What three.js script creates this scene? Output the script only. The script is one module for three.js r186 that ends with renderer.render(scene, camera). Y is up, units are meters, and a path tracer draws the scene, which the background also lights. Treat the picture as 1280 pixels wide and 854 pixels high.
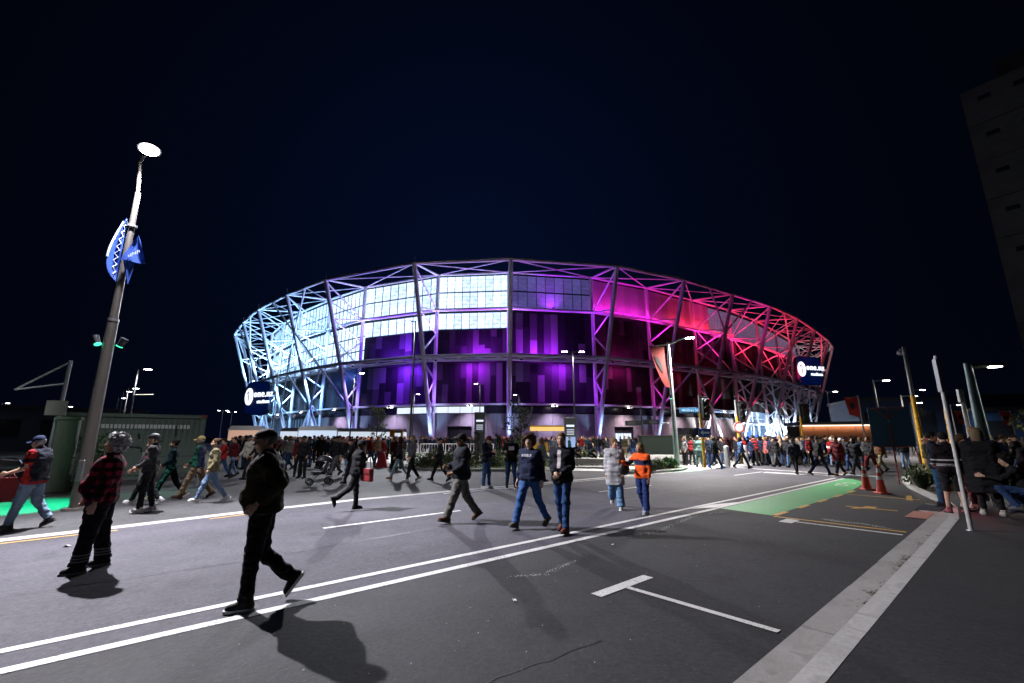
import * as THREE from 'three';
import { RectAreaLightUniformsLib } from 'three/addons/lights/RectAreaLightUniformsLib.js';
import { mergeGeometries } from 'three/addons/utils/BufferGeometryUtils.js';
import { RoundedBoxGeometry } from 'three/addons/geometries/RoundedBoxGeometry.js';
import { FontLoader } from 'three/addons/loaders/FontLoader.js';
import { TextGeometry } from 'three/addons/geometries/TextGeometry.js';

// ---------- camera, night sky, exposure ----------
RectAreaLightUniformsLib.init();
const scene = new THREE.Scene();
const camera = new THREE.PerspectiveCamera(75.26, 1024 / 683, 0.1, 2000);
camera.position.set(0, 1.68, 0);
camera.rotation.x = Math.atan(120 / 554);
const renderer = new THREE.WebGLRenderer({ antialias: true });
renderer.toneMapping = THREE.LinearToneMapping;
renderer.toneMappingExposure = 1.0;
renderer.shadowMap.enabled = true;

{ // clear night air, a little brighter and bluer low down and over the lit town ahead
  const W = 512, H = 256, data = new Float32Array(W * H * 4);
  for (let j = 0; j < H; j++) for (let i = 0; i < W; i++) {
    const el = Math.max(0, ((j + 0.5) / H - 0.5) * Math.PI), az = ((i + 0.5) / W - 0.5) * 2 * Math.PI;
    const dx = Math.cos(el) * Math.cos(az), dz = Math.cos(el) * Math.sin(az);
    const ahead = Math.acos(Math.min(1, Math.max(-1, -dz * 0.93 + Math.sin(el) * 0.36 - dx * 0.08)));
    const g = Math.exp(-Math.pow(ahead / 0.5, 2)), low = Math.exp(-el / 0.5);
    const k = 4 * (j * W + i);
    data[k] = 0.0004 + 0.0003 * low + 0.0006 * g;
    data[k + 1] = 0.0008 + 0.0007 * low + 0.0026 * g;
    data[k + 2] = 0.0022 + 0.0020 * low + 0.0142 * g;
    data[k + 3] = 1;
  }
  const sky = new THREE.DataTexture(data, W, H, THREE.RGBAFormat, THREE.FloatType);
  sky.mapping = THREE.EquirectangularReflectionMapping; sky.magFilter = THREE.LinearFilter; sky.needsUpdate = true;
  scene.background = sky; scene.environment = sky;
}

// ---------- helpers ----------
function rng(seed) { let a = seed >>> 0; return () => { a |= 0; a = a + 0x6D2B79F5 | 0; let t = Math.imul(a ^ a >>> 15, 1 | a); t = t + Math.imul(t ^ t >>> 7, 61 | t) ^ t; return ((t ^ t >>> 14) >>> 0) / 4294967296; }; }
const R0 = rng(7);
const rr = (a, b, r = R0) => a + (b - a) * r();
const V3 = (x, y, z) => new THREE.Vector3(x, y, z);
const taken = {};
function numbered(name) { if (!(name in taken)) { taken[name] = 0; return name; } taken[name]++; return name + '_' + String(taken[name]).padStart(3, '0'); }
function shade(o) { o.castShadow = true; o.receiveShadow = true; return o; }
function thing(name, label, category, pos = [0, 0, 0], yaw = 0, group) {
  const o = new THREE.Group(); o.name = numbered(name); scene.add(o); o.position.set(...pos); o.rotation.y = yaw;
  o.userData = { label, category }; if (group) o.userData.group = group; return o;
}
function part(name, geo, mat, parent, pos) { const m = shade(new THREE.Mesh(geo, mat)); m.name = name; if (pos) m.position.set(...pos); parent.add(m); return m; }
function tagMesh(name, geo, mat, label, category, pos = [0, 0, 0], yaw = 0, group) {
  const m = part(numbered(name), geo, mat, scene, pos); m.rotation.y = yaw; m.userData = { label, category }; if (group) m.userData.group = group; return m;
}
function structure(name, geo, mat) { const m = part(numbered(name), geo, mat, scene); m.userData = { kind: 'structure', label: name.replace(/_/g, ' ') }; return m; }
const cache = {};
const geoOf = (key, make) => cache[key] || (cache[key] = make());
const boxG = (w, h, d, r = 0) => geoOf(`b${w},${h},${d},${r}`, () => r ? new RoundedBoxGeometry(w, h, d, 2, r) : new THREE.BoxGeometry(w, h, d));
const cylG = (ra, rb, h, n = 16) => geoOf(`c${ra},${rb},${h},${n}`, () => new THREE.CylinderGeometry(ra, rb, h, n));
const unitTube = new THREE.CylinderGeometry(1, 1, 1, 12);
const UP = V3(0, 1, 0);
function tube(name, a, b, r, mat, parent) { // a straight steel member from a to b
  const m = part(name, unitTube, mat, parent), d = b.clone().sub(a), L = d.length();
  m.position.copy(a).addScaledVector(d, 0.5); m.quaternion.setFromUnitVectors(UP, d.divideScalar(L)); m.scale.set(r, L, r); return m;
}
function tubeG(a, b, ra, rb, n = 8) { // the same as a bare geometry, tapered
  const d = b.clone().sub(a), L = d.length(), g = new THREE.CylinderGeometry(rb, ra, L, n);
  const q = new THREE.Quaternion().setFromUnitVectors(UP, d.divideScalar(L));
  g.applyQuaternion(q); const c = a.clone().add(b).multiplyScalar(0.5); g.translate(c.x, c.y, c.z); return g;
}
const moved = (g, x, y, z) => { const c = g.clone(); c.translate(x, y, z); return c; };
function std(r, g, b, roughness = 0.7, metalness = 0, extra = {}) { const m = new THREE.MeshStandardMaterial({ roughness, metalness, ...extra }); m.color.setRGB(r, g, b); return m; }
function matt(r, g, b, roughness = 0.85, spec = 0.2) { const m = new THREE.MeshPhysicalMaterial({ roughness, specularIntensity: spec }); m.color.setRGB(r, g, b); return m; }
function glow(r, g, b, k = 1, base = 0.02) { const m = new THREE.MeshStandardMaterial({ roughness: 0.6 }); m.color.setRGB(base, base, base); m.emissive.setRGB(r, g, b); m.emissiveIntensity = k; return m; }

// value noise
const perm = new Float32Array(4096); { const r = rng(99); for (let i = 0; i < 4096; i++) perm[i] = r(); }
const hash3 = (x, y, z) => perm[(Math.imul(x, 73856093) ^ Math.imul(y, 19349663) ^ Math.imul(z, 83492791)) & 4095];
function noise3(x, y, z) {
  const xi = Math.floor(x), yi = Math.floor(y), zi = Math.floor(z); let u = x - xi, v = y - yi, w = z - zi;
  u = u * u * (3 - 2 * u); v = v * v * (3 - 2 * v); w = w * w * (3 - 2 * w);
  const l = (a, b, t) => a + (b - a) * t;
  return l(l(l(hash3(xi, yi, zi), hash3(xi + 1, yi, zi), u), l(hash3(xi, yi + 1, zi), hash3(xi + 1, yi + 1, zi), u), v),
    l(l(hash3(xi, yi, zi + 1), hash3(xi + 1, yi, zi + 1), u), l(hash3(xi, yi + 1, zi + 1), hash3(xi + 1, yi + 1, zi + 1), u), v), w);
}
function tileNoise(N, cells, seed, cellsX = cells) { // periodic 2D value noise, N pixels
  const r = rng(seed), g = new Float32Array(cells * cellsX); for (let i = 0; i < g.length; i++) g[i] = r();
  const out = new Float32Array(N * N);
  for (let j = 0; j < N; j++) { const y = j / N * cells, yi = Math.floor(y); let v = y - yi; v = v * v * (3 - 2 * v); const y0 = yi * cellsX, y1 = ((yi + 1) % cells) * cellsX;
    for (let i = 0; i < N; i++) { const x = i / N * cellsX, xi = Math.floor(x); let u = x - xi; u = u * u * (3 - 2 * u); const x1 = (xi + 1) % cellsX;
      const a = g[y0 + xi] + (g[y0 + x1] - g[y0 + xi]) * u, b = g[y1 + xi] + (g[y1 + x1] - g[y1 + xi]) * u; out[j * N + i] = a + (b - a) * v; } }
  return out;
}
function texFrom(N, fn, srgb, metres) {
  const d = new Uint8Array(N * N * 4);
  for (let i = 0; i < N * N; i++) { const c = fn(i); d[4 * i] = c[0]; d[4 * i + 1] = c[1]; d[4 * i + 2] = c[2]; d[4 * i + 3] = 255; }
  const t = new THREE.DataTexture(d, N, N); t.wrapS = t.wrapT = THREE.RepeatWrapping; t.magFilter = THREE.LinearFilter; t.minFilter = THREE.LinearMipmapLinearFilter;
  if (srgb) t.colorSpace = THREE.SRGBColorSpace; t.repeat.set(1 / metres, 1 / metres); t.needsUpdate = true; return t;
}
const cl = (v) => Math.max(0, Math.min(255, v));
const toS = (l) => 255 * (l <= 0.0031308 ? 12.92 * l : 1.055 * Math.pow(l, 1 / 2.4) - 0.055);
function asphalt(lin, seed, tint = [1, 1, 1.04]) {
  const N = 2048, m = 13, patch = tileNoise(N, 9, seed), streak = tileNoise(N, 17, seed + 7, 3), stain = tileNoise(N, 31, seed + 8), mid = tileNoise(N, 46, seed + 1), fine = tileNoise(N, 420, seed + 2), r = rng(seed + 3), grit = new Float32Array(N * N);
  for (let i = 0; i < N * N; i++) grit[i] = r();
  const map = texFrom(N, (i) => { let v = lin * (0.5 + 0.42 * patch[i] + 0.26 * mid[i] + 0.34 * streak[i] - (stain[i] > 0.8 ? 1.2 * (stain[i] - 0.8) : 0) + 0.5 * (fine[i] - 0.5) + 0.5 * (grit[i] - 0.5)); if (grit[i] > 0.994) v += 0.07; v = Math.max(v, 0.004); return [cl(toS(v * tint[0])), cl(toS(v * tint[1])), cl(toS(v * tint[2]))]; }, true, m);
  const bump = texFrom(N, (i) => { const v = cl(110 * fine[i] + 100 * grit[i] + 40 * mid[i]); return [v, v, v]; }, false, m);
  return new THREE.MeshPhysicalMaterial({ map, bumpMap: bump, bumpScale: 0.004, roughness: 0.8, specularIntensity: 0.55 });
}
function concrete(lin, seed, metres = 3, N = 512, tint = [1, 0.98, 0.94]) {
  const a = tileNoise(N, 5, seed), b = tileNoise(N, 23, seed + 1), c = tileNoise(N, 160, seed + 2);
  const map = texFrom(N, (i) => { let v = lin * (0.7 + 0.3 * a[i] + 0.2 * b[i] + 0.22 * c[i]); if (b[i] > 0.72) v *= 1 - 1.1 * (b[i] - 0.72); if (a[i] < 0.3) v *= 0.8 + 0.66 * a[i]; return [cl(toS(v * tint[0])), cl(toS(v * tint[1])), cl(toS(v * tint[2]))]; }, true, metres);
  const bump = texFrom(N, (i) => { const v = cl(255 * (0.5 * b[i] + 0.5 * c[i])); return [v, v, v]; }, false, metres);
  return new THREE.MeshStandardMaterial({ map, bumpMap: bump, bumpScale: 0.003, roughness: 0.85 });
}
const M = {
  road: asphalt(0.052, 11, [1, 0.96, 1.18]), seal: asphalt(0.022, 31, [0.97, 1, 1.07]), yard: asphalt(0.044, 51), path: asphalt(0.018, 71, [0.97, 1, 1.08]),
  kerb: concrete(0.31, 5), gutter: concrete(0.2, 95, 2.2, 512, [1, 0.97, 0.92]), paving: concrete(0.3, 15, 4), wall: concrete(0.26, 25, 6, 512, [1, 0.96, 1]), bench: concrete(0.22, 35, 2),
  steel: std(0.66, 0.68, 0.72, 0.45), steelDark: std(0.05, 0.055, 0.065, 0.5, 0.3), galv: std(0.3, 0.31, 0.32, 0.45, 0.6), lampPole: std(0.17, 0.155, 0.14, 0.42, 0.4),
  black: std(0.015, 0.015, 0.017, 0.5), rubber: std(0.02, 0.02, 0.02, 0.9), yellow: std(0.62, 0.33, 0.02, 0.5), whitePaint: std(0.75, 0.75, 0.75, 0.5),
  lens: glow(1, 0.97, 0.9, 40, 0.8),
};
// line paint: worn, thinned by traffic
function paint(r, g, b, seed) {
  const N = 512, a = tileNoise(N, 12, seed), c = tileNoise(N, 150, seed + 1);
  const map = texFrom(N, (i) => { const k = (0.72 + 0.28 * a[i]) * (c[i] + 0.4 * a[i] > 0.98 ? 0.38 : 1) * (0.9 + 0.15 * c[i]); return [cl(toS(r * k)), cl(toS(g * k)), cl(toS(b * k))]; }, true, 1.7);
  return new THREE.MeshStandardMaterial({ map, roughness: 0.6 });
}
M.white = paint(0.62, 0.62, 0.6, 201); M.yellowLine = paint(0.6, 0.34, 0.05, 211); M.green = paint(0.07, 0.38, 0.12, 221); M.pinkPaint = paint(0.45, 0.2, 0.15, 231);

// the road's own frame: s runs along it (away from the viewer, to the right), n across it towards the stadium
const ROAD = new THREE.Matrix4().makeBasis(V3(0.7512, 0, -0.6601), V3(-0.6601, 0, -0.7512), V3(0, 1, 0)).setPosition(0, 0, -6.95);
const onRoad = (s, n, y = 0) => V3(s, n, y).applyMatrix4(ROAD);
function flat(pts, y) { const g = new THREE.ShapeGeometry(new THREE.Shape(pts.map(p => new THREE.Vector2(...p)))); g.translate(0, 0, y); g.applyMatrix4(ROAD); return g; }
function slab(pts, y, h) { const g = new THREE.ExtrudeGeometry(new THREE.Shape(pts.map(p => new THREE.Vector2(...p))), { depth: h, bevelEnabled: false }); g.translate(0, 0, y); g.applyMatrix4(ROAD); return g; }
function ribbon(line, w0, w1) { // polygon between two offsets of a polyline (both to its left)
  const off = (w) => line.map((p, i) => { const a = line[Math.max(0, i - 1)], b = line[Math.min(line.length - 1, i + 1)]; let tx = b[0] - a[0], ty = b[1] - a[1]; const L = Math.hypot(tx, ty); return [p[0] - ty / L * w, p[1] + tx / L * w]; });
  return [...off(w0), ...off(w1).reverse()];
}
const rect = (s0, s1, n0, n1) => [[s0, n0], [s1, n0], [s1, n1], [s0, n1]];
// ---------- ground, road, kerbs, markings ----------
{
  const g = new THREE.PlaneGeometry(1600, 1600); g.rotateX(-Math.PI / 2); const uv = g.attributes.uv; for (let i = 0; i < uv.count; i++) uv.setXY(i, uv.getX(i) * 1600, uv.getY(i) * 1600);
  const o = structure('ground', g, M.yard); o.position.set(0, -0.004, -300);
}
const farKerb = [[-40, 5.2], [-5.74, 6.2], [-4.2, 6.4], [-2.2, 6.75], [0.8, 7.1], [6.3, 7.0], [13.7, 6.7], [19, 6.3]];
structure('road', flat([[-40, 0], [90, 0], [90, 5.6], [19, 6.3], ...farKerb.slice(0, -1).reverse()], 0.002), M.road);
structure('parking_lane', flat([[-40, -3.7], [9.5, -3.62], [13.5, -2.75], [18.3, -1.7], [21.4, -1.05], [24, -1.0], [24, -0.002], [-40, -0.002]], 0.002), M.seal);
structure('paving', flat([[15, 8.2], [19.2, 6.5], [24, 6.2], [70, 6.2], [70, 60], [8, 60], [8, 30], [12, 13]], 0.003), M.paving);
structure('channel', flat(ribbon(farKerb, 0, 0.32), 0.007), M.kerb);
const kerbLine = [[-40, -3.93], [2, -3.92], [8.3, -3.9], [10.4, -3.72], [11.6, -3.5], [13.5, -2.95], [16, -2.25], [18.3, -1.78], [20.2, -1.5], [21.3, -1.75], [21.9, -2.6], [22.2, -4], [22.4, -9]];
// concrete kerb in cast lengths, each a piece of its own
function kerbPieces(parent, line, w0, w1, y, h, len, mat) {
  for (let i = 0; i < line.length - 1; i++) {
    const [a, b] = [line[i], line[i + 1]], L = Math.hypot(b[0] - a[0], b[1] - a[1]), n = Math.max(1, Math.round(L / len));
    for (let k = 0; k < n; k++) {
      const g0 = k / n + 0.007 / L, g1 = (k + 1) / n - 0.007 / L, p = (t) => [a[0] + (b[0] - a[0]) * t, a[1] + (b[1] - a[1]) * t];
      const dy = rr(-0.004, 0.004);
      part('kerb_stone', slab(ribbon([p(g0), p(g1)], w0, w1), y, h + dy), mat, parent);
    }
  }
}
const kerb = new THREE.Group(); kerb.name = 'kerb'; kerb.userData = { kind: 'structure', label: 'concrete kerb' }; scene.add(kerb);
kerbPieces(kerb, [[-8, -3.93], ...kerbLine.slice(1)], -0.16, 0, -0.05, 0.15, 1.8, M.kerb);
const gutter = new THREE.Group(); gutter.name = 'gutter'; gutter.userData = { kind: 'structure', label: 'concrete gutter channel' }; scene.add(gutter);
kerbPieces(gutter, [[-8, -3.93], [2, -3.92], [8.3, -3.9], [10.4, -3.72]], 0.003, 0.33, -0.05, 0.06, 1.8, M.gutter);
structure('footpath', slab([[-40, -4.09], [2, -4.08], [8.3, -4.06], [10.4, -3.88], [11.6, -3.66], [13.5, -3.11], [13.6, -4.4], [16, -5.2], [20, -5.2], [22.2, -5], [22.4, -30], [-40, -30]], -0.05, 0.147), M.path);
{ // road paint, thin sheets one above the other
  const P = (name, pts, m, y = 0.007) => structure(name, flat(pts, y), m);
  P('centre_line', ribbon([[-12, 0.02], [6.6, 0.02]], -0.06, 0.06), M.white); P('centre_line', ribbon([[-12, 0.5], [6.0, 0.46], [18.6, 0.42]], -0.055, 0.055), M.white);
  P('centre_line', ribbon([[6.62, 0.02], [18.5, 0.1]], -0.055, 0.055), M.white, 0.012);
  P('chevron', [[6.05, 0.38], [7.1, 0.37], [8.1, 0.1], [6.7, 0.1]], M.white, 0.0075);
  P('lane_line', rect(-1.38, 1.75, 3.78, 3.88), M.white); P('lane_line', rect(7.1, 10.1, 3.9, 4.0), M.white); P('lane_line', rect(16.7, 19.9, 3.75, 3.85), M.white);
  P('edge_line', ribbon([[-6.2, 6.0], [-5, 6.13], [-4.3, 6.2]], -0.09, -0.02), M.yellowLine); P('edge_line', ribbon([[-2.85, 6.45], [-2.1, 6.62]], -0.09, -0.02), M.yellowLine);
  P('edge_line', ribbon([[3.2, 6.85], [6.3, 6.78], [13, 6.5]], -0.09, -0.01), M.white);
  P('bike_lane', [[6.66, -0.05], [6.5, -1.24], [12.6, -1.3], [17.2, -0.85], [18.4, -0.2], [18.4, 0.03]], M.green, 0.007);
  for (let k = 0; k < 5; k++) P('yellow_dash', rect(6.55 + k * 1.55, 7.3 + k * 1.55, -1.34, -1.22), M.yellowLine, 0.012);
  P('bay_line', rect(6.36, 6.46, -3.5, -1.3), M.yellowLine, 0.009); P('bay_line', rect(12.2, 12.3, -3.0, -1.35), M.yellowLine, 0.009);
  P('bay_line', rect(6.0, 6.1, -3.5, -1.85), M.white, 0.009); P('bay_line', rect(5.8, 6.3, -1.84, -1.6), M.white, 0.0095);
  P('parking_tee', rect(-0.42, 0.6, -1.93, -1.79), M.white, 0.009); P('parking_tee', rect(0.02, 0.1, -3.5, -1.935), M.white, 0.0092);
  P('parking_arrow', [[9.3, -1.95], [9.42, -1.95], [9.42, -2.25], [9.75, -2.3], [9.75, -2.5], [9.42, -2.52], [9.42, -2.95], [9.3, -2.95], [9.3, -2.4], [9.05, -2.2], [9.05, -2.1], [9.3, -2.15]], M.yellowLine, 0.009);
  P('hatching', [[11.9, -2.9], [13.2, -2.7], [13.1, -2.6], [11.9, -2.75]], M.yellowLine, 0.009);
  P('stop_line', rect(19.4, 19.9, 0.7, 3.6), M.white); P('crossing_line', [[20.6, -0.8], [20.9, -0.8], [22.4, 6.0], [22.1, 6.0]], M.white);
  // bicycle mark on the green lane: two wheels and a frame
  const wheel = (s) => { const sh = new THREE.Shape(); sh.absellipse(s, -0.55, 0.34, 0.2, 0, Math.PI * 2); const h = new THREE.Path(); h.absellipse(s, -0.55, 0.26, 0.13, 0, Math.PI * 2); sh.holes.push(h); return sh; };
  const g = new THREE.ShapeGeometry([wheel(15.2), wheel(16.3)]); g.translate(0, 0, 0.012); g.applyMatrix4(ROAD); structure('bicycle_mark', g, M.white);
  P('bicycle_mark', ribbon([[15.2, -0.55], [15.6, -0.3], [16.1, -0.32], [16.3, -0.55]], -0.03, 0.03), M.white, 0.0165);
  P('drain_surround', [[9.1, -3.56], [10.05, -3.18], [11.5, -3.2], [11.2, -3.5], [10.4, -3.37], [9.4, -3.57]], M.kerb, 0.011);
  P('tactile_patch', rect(8.4, 9.6, -3.56, -3.2), M.pinkPaint, 0.016);
}
function specks(name, label, n, place, mat, size, y) { // loose grains and crumbs, real geometry in one object
  const r = rng(n + 5), pos = [], idx = [];
  for (let k = 0; k < n; k++) { const [s, t] = place(r), a = r() * 6.3, w = size * (0.4 + r()), h = size * (0.3 + 0.6 * r()), c = onRoad(s, t, y), b = pos.length / 3;
    for (const [u, v] of [[-1, -1], [1, -0.7], [0.8, 1], [-0.9, 0.8]]) { const x = u * w, z = v * h; pos.push(c.x + x * Math.cos(a) - z * Math.sin(a), c.y + (u > 0 ? 0.003 : 0) + r() * size * 0.2, c.z + x * Math.sin(a) + z * Math.cos(a)); }
    idx.push(b, b + 2, b + 1, b, b + 3, b + 2); }
  const g = new THREE.BufferGeometry(); g.setAttribute('position', new THREE.Float32BufferAttribute(pos, 3)); g.setIndex(idx); g.computeVertexNormals();
  const m = part(numbered(name), g, mat, scene); m.userData = { kind: 'stuff', label, category: 'litter' }; return m;
}
const dusty = std(0.26, 0.26, 0.25, 0.9), leafMat = std(0.05, 0.032, 0.015, 0.9);
const arcOf = (pts, w) => (r) => { const t = r() * (pts.length - 1), i = Math.floor(t), f = t - i; return [pts[i][0] + (pts[i + 1][0] - pts[i][0]) * f + (r() - 0.5) * w * r(), pts[i][1] + (pts[i + 1][1] - pts[i][1]) * f + (r() - 0.5) * w * r()]; };
specks('chalk_scuff', 'pale curved scuff of chalky grit on the dark parking lane', 420, arcOf([[2.2, -0.35], [3.1, -0.5], [3.9, -0.35], [5.2, -0.15], [6.2, -0.35]], 0.22), dusty, 0.011, 0.005);
specks('chalk_scuff', 'short pale scuff beside the double white line', 200, arcOf([[-0.7, -0.75], [-0.3, -0.95], [0.15, -0.85], [0.5, -0.8]], 0.14), dusty, 0.009, 0.005);
specks('chalk_scuff', 'dusty white smear inside the yellow lined bay', 420, arcOf([[6.85, -2.1], [6.75, -2.4], [6.8, -2.8], [6.6, -3.2]], 0.32), dusty, 0.014, 0.005);
specks('road_grit', 'loose pale grit scattered over the road', 500, (r) => [-4 + r() * 15, -3.4 + r() * 9], dusty, 0.007, 0.006);
specks('leaf_litter', 'brown leaves lying in the gutter', 420, (r) => { const c = [1.9, 3.5, 3.95, 4.2, 5.4, 6.3][Math.floor(r() * 6)], q = r() - 0.5; return [c + q * q * q * 5, -3.84 + (r() - 0.5) * (r() - 0.5) * 0.4]; }, leafMat, 0.016, 0.0125);
specks('leaf_litter', 'brown leaf drift by the drain at the kerb corner', 260, (r) => [11.8 + (r() - 0.5) * 1.4, -3.25 + (r() - 0.5) * 0.25], leafMat, 0.025, 0.006);
{ // bitumen crack seals and a trench patch in the road
  const tar = std(0.012, 0.012, 0.013, 0.5), wob = (pts, q) => { const o = [], r = rng(q); for (let i = 0; i < pts.length - 1; i++) for (let k = 0; k < 8; k++) { const f = k / 8; o.push([pts[i][0] + (pts[i + 1][0] - pts[i][0]) * f + (r() - 0.5) * 0.04, pts[i][1] + (pts[i + 1][1] - pts[i][1]) * f + (r() - 0.5) * 0.04]); } o.push(pts[pts.length - 1]); return o; };
  structure('crack_seal', flat(ribbon(wob([[-2.9, -2.4], [-2.2, -2.47], [-1.24, -2.57]], 3), -0.005, 0.005), 0.005), tar);
  structure('crack_seal', flat(ribbon(wob([[-6, 2.4], [-3, 2.2], [0.5, 2.5], [5, 2.3], [11, 2.5]], 4), -0.009, 0.009), 0.005), tar);
  structure('road_patch', flat([[2.6, 4.5], [5.9, 4.4], [6.0, 5.7], [2.7, 5.8]], 0.0045), M.yard);
}
{ // storm drain grate
  const t = thing('drain_grate', 'dark slotted storm drain grate in its concrete surround', 'drain grate', onRoad(10.5, -3.4, 0.012).toArray(), Math.atan2(0.66, 0.751));
  part('frame', boxG(1.2, 0.02, 0.02), M.steelDark, t, [0, 0.012, 0.2]); part('frame', boxG(1.2, 0.02, 0.02), M.steelDark, t, [0, 0.012, -0.2]);
  for (let k = 0; k < 14; k++) part('bar', boxG(0.03, 0.018, 0.37), M.steelDark, t, [-0.57 + k * 0.088, 0.011, 0]);
}

for (const [s, n, w, yaw, label] of [[-4.9, 5.0, 0.09, 0.4, 'small white paper scrap on the road behind the plaid shirt'], [1.6, -0.6, 0.05, 1.1, 'tiny paper scrap beside the double line'], [-1.2, -1.4, 0.05, 2.0, 'small pale scrap below the double line near the man in the cap'], [4.4, -5.2, 0.06, 0.2, 'pale scrap lying on the dark footpath'], [3.2, 3.0, 0.06, 0.9, 'paper scrap between the lane lines']]) { // crumpled paper
  const g = new THREE.PlaneGeometry(w, w * 0.7, 4, 3), p = g.attributes.position, r = rng(Math.round(s * 100 + 999)); for (let i = 0; i < p.count; i++) p.setZ(i, (r() - 0.5) * w * 0.3); g.computeVertexNormals(); g.rotateX(-Math.PI / 2);
  const c = onRoad(s, n, n < -4 ? 0.115 : 0.02); tagMesh('paper_scrap', g, std(0.6, 0.6, 0.58, 0.9, 0, { side: THREE.DoubleSide }), label, 'litter', c.toArray(), yaw, 'paper scraps on the ground');
}
// ---------- stadium ----------
const rim = [[-83.45, -129.75], [-72.4, -115.5], [-61.5, -103.3], [-49, -92], [-36.6, -82.5], [-17.4, -74.1], [-0.2, -72.3], [19, -75.6], [33.9, -82.7], [47.8, -91.7], [60.9, -100.4], [74.3, -111.5], [87.2, -124.2], [100.6, -138], [110.6, -149.8],
  [117, -168], [117, -188], [108, -206], [92, -219], [72, -227], [50, -231], [28, -233], [6, -233], [-16, -232], [-38, -228], [-58, -221], [-76, -210], [-88, -195], [-94, -178], [-94, -161], [-90, -145]];
const NR = rim.length, wrap = (i) => ((i % NR) + NR) % NR;
const rimNormal = rim.map((p, i) => { const a = rim[wrap(i - 1)], b = rim[wrap(i + 1)]; const x = b[0] - a[0], z = b[1] - a[1], L = Math.hypot(x, z); return [-z / L, x / L].map((v, q, n) => v); }).map((n, i) => { const c = [rim[i][0] - 10, rim[i][1] + 150]; return n[0] * c[0] + n[1] * c[1] > 0 ? n : [-n[0], -n[1]]; });
function at(k, inset, H) { // k: node number along the rim, fractions between nodes
  const i = Math.floor(k), f = k - i, q = (j) => { const p = rim[wrap(j)], n = rimNormal[wrap(j)]; return [p[0] - n[0] * inset, p[1] - n[1] * inset]; };
  const a = q(i), b = f > 1e-6 ? q(i + 1) : a; return V3(a[0] + (b[0] - a[0]) * f, H, a[1] + (b[1] - a[1]) * f);
}
const lean = (H) => 10 * (1 - H / 32);
const env = (k, H) => at(k, lean(H), H); // on the leaning outer frame
const stadium = thing('stadium', 'oval stadium wrapped in a white tubular steel lattice glowing blue, purple and red', 'stadium', [0, 0, 0]);
const LIT = [0, 14];
// lattice
for (let i = -2; i <= 15; i++) {
  tube('outer_column', at(i, 10, 0), at(i, 0, 32), 0.4, M.steel, stadium);
  tube('inner_column', at(i, 10, 0.0), at(i, 10, 33.5), 0.36, M.steel, stadium);
  const web = [[26, 31.6], [26, 24.5], [21.3, 24.5], [21.3, 17], [12.4, 15], [12.4, 9], [6.6, 9]];
  for (const [hi, ho] of web) tube('web_brace', at(i, 10, hi), env(i, ho), 0.17, M.steel, stadium);
  tube('top_strut', at(i, 10, 33.3), at(i, 0, 32), 0.2, M.steel, stadium);
  tube('ring_strut', at(i, 10, 16), env(i, 16), 0.2, M.steel, stadium);
  part('mast_tip', cylG(0.05, 0.09, 1.2, 6), M.galv, stadium, at(i, 0, 32.8).toArray());
}
for (let i = -2; i < 15; i++) {
  tube('rim_tube', at(i, 0, 32), at(i + 1, 0, 32), 0.34, M.steel, stadium);
  tube('eaves_tube', at(i, 10, 33.4), at(i + 1, 10, 33.4), 0.24, M.steel, stadium);
  tube('upper_ring', at(i, 9.6, 26), at(i + 1, 9.6, 26), 0.32, M.steel, stadium);
  tube('outer_ring', env(i, 16), env(i + 1, 16), 0.34, M.steel, stadium);
  tube('inner_ring', at(i, 9.3, 16), at(i + 1, 9.3, 16), 0.3, M.steel, stadium);
  tube('roof_brace', at(i, 0, 32), at(i + 1, 10, 33.4), 0.12, M.steel, stadium);
  tube('roof_brace', at(i + 1, 0, 32), at(i, 10, 33.4), 0.12, M.steel, stadium);
  for (let q = 0; q < 4; q++) tube('ring_lacing', q % 2 ? at(i + q / 4, 9.3, 16) : env(i + q / 4, 16), q % 2 ? env(i + (q + 1) / 4, 16) : at(i + (q + 1) / 4, 9.3, 16), 0.09, M.steel, stadium);
  if (i >= 4 && i < 9) continue;
  for (const [h0, h1] of [[26, 16.2]]) { tube('inner_brace', at(i, 9.6, h0), at(i + 1, 9.6, h1), 0.15, M.steel, stadium); }
  tube('middle_ring', env(i, 24).lerp(at(i, 10, 24), 0.45), env(i + 1, 24).lerp(at(i + 1, 10, 24), 0.45), 0.14, M.steel, stadium);
  tube('sway_brace', at(i + 1, 10, 26), env(i + 0.5, 32), 0.1, M.steel, stadium);
}
for (const k of [-1, 1, 3, 9, 11, 13]) for (const s of [-1, 1]) { // long crossing diagonals on the outer frame at the curved ends
  const P = [env(k + s * 0.5, 32), env(k, 24), env(k - s * 0.5, 16), env(k - s, 8)];
  for (let q = 0; q < 3; q++) tube('cross_brace', P[q], P[q + 1], 0.19, M.steel, stadium);
  tube('cross_brace', env(k - s * 0.5, 16), env(k, 8), 0.2, M.steel, stadium);
  tube('raking_leg', env(k, 8), at(k + s * 0.27, 9, 0), 0.24, M.steel, stadium);
  tube('raking_leg', env(k, 8), at(k + s * 0.12, 6.2, 0), 0.24, M.steel, stadium);
}
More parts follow.
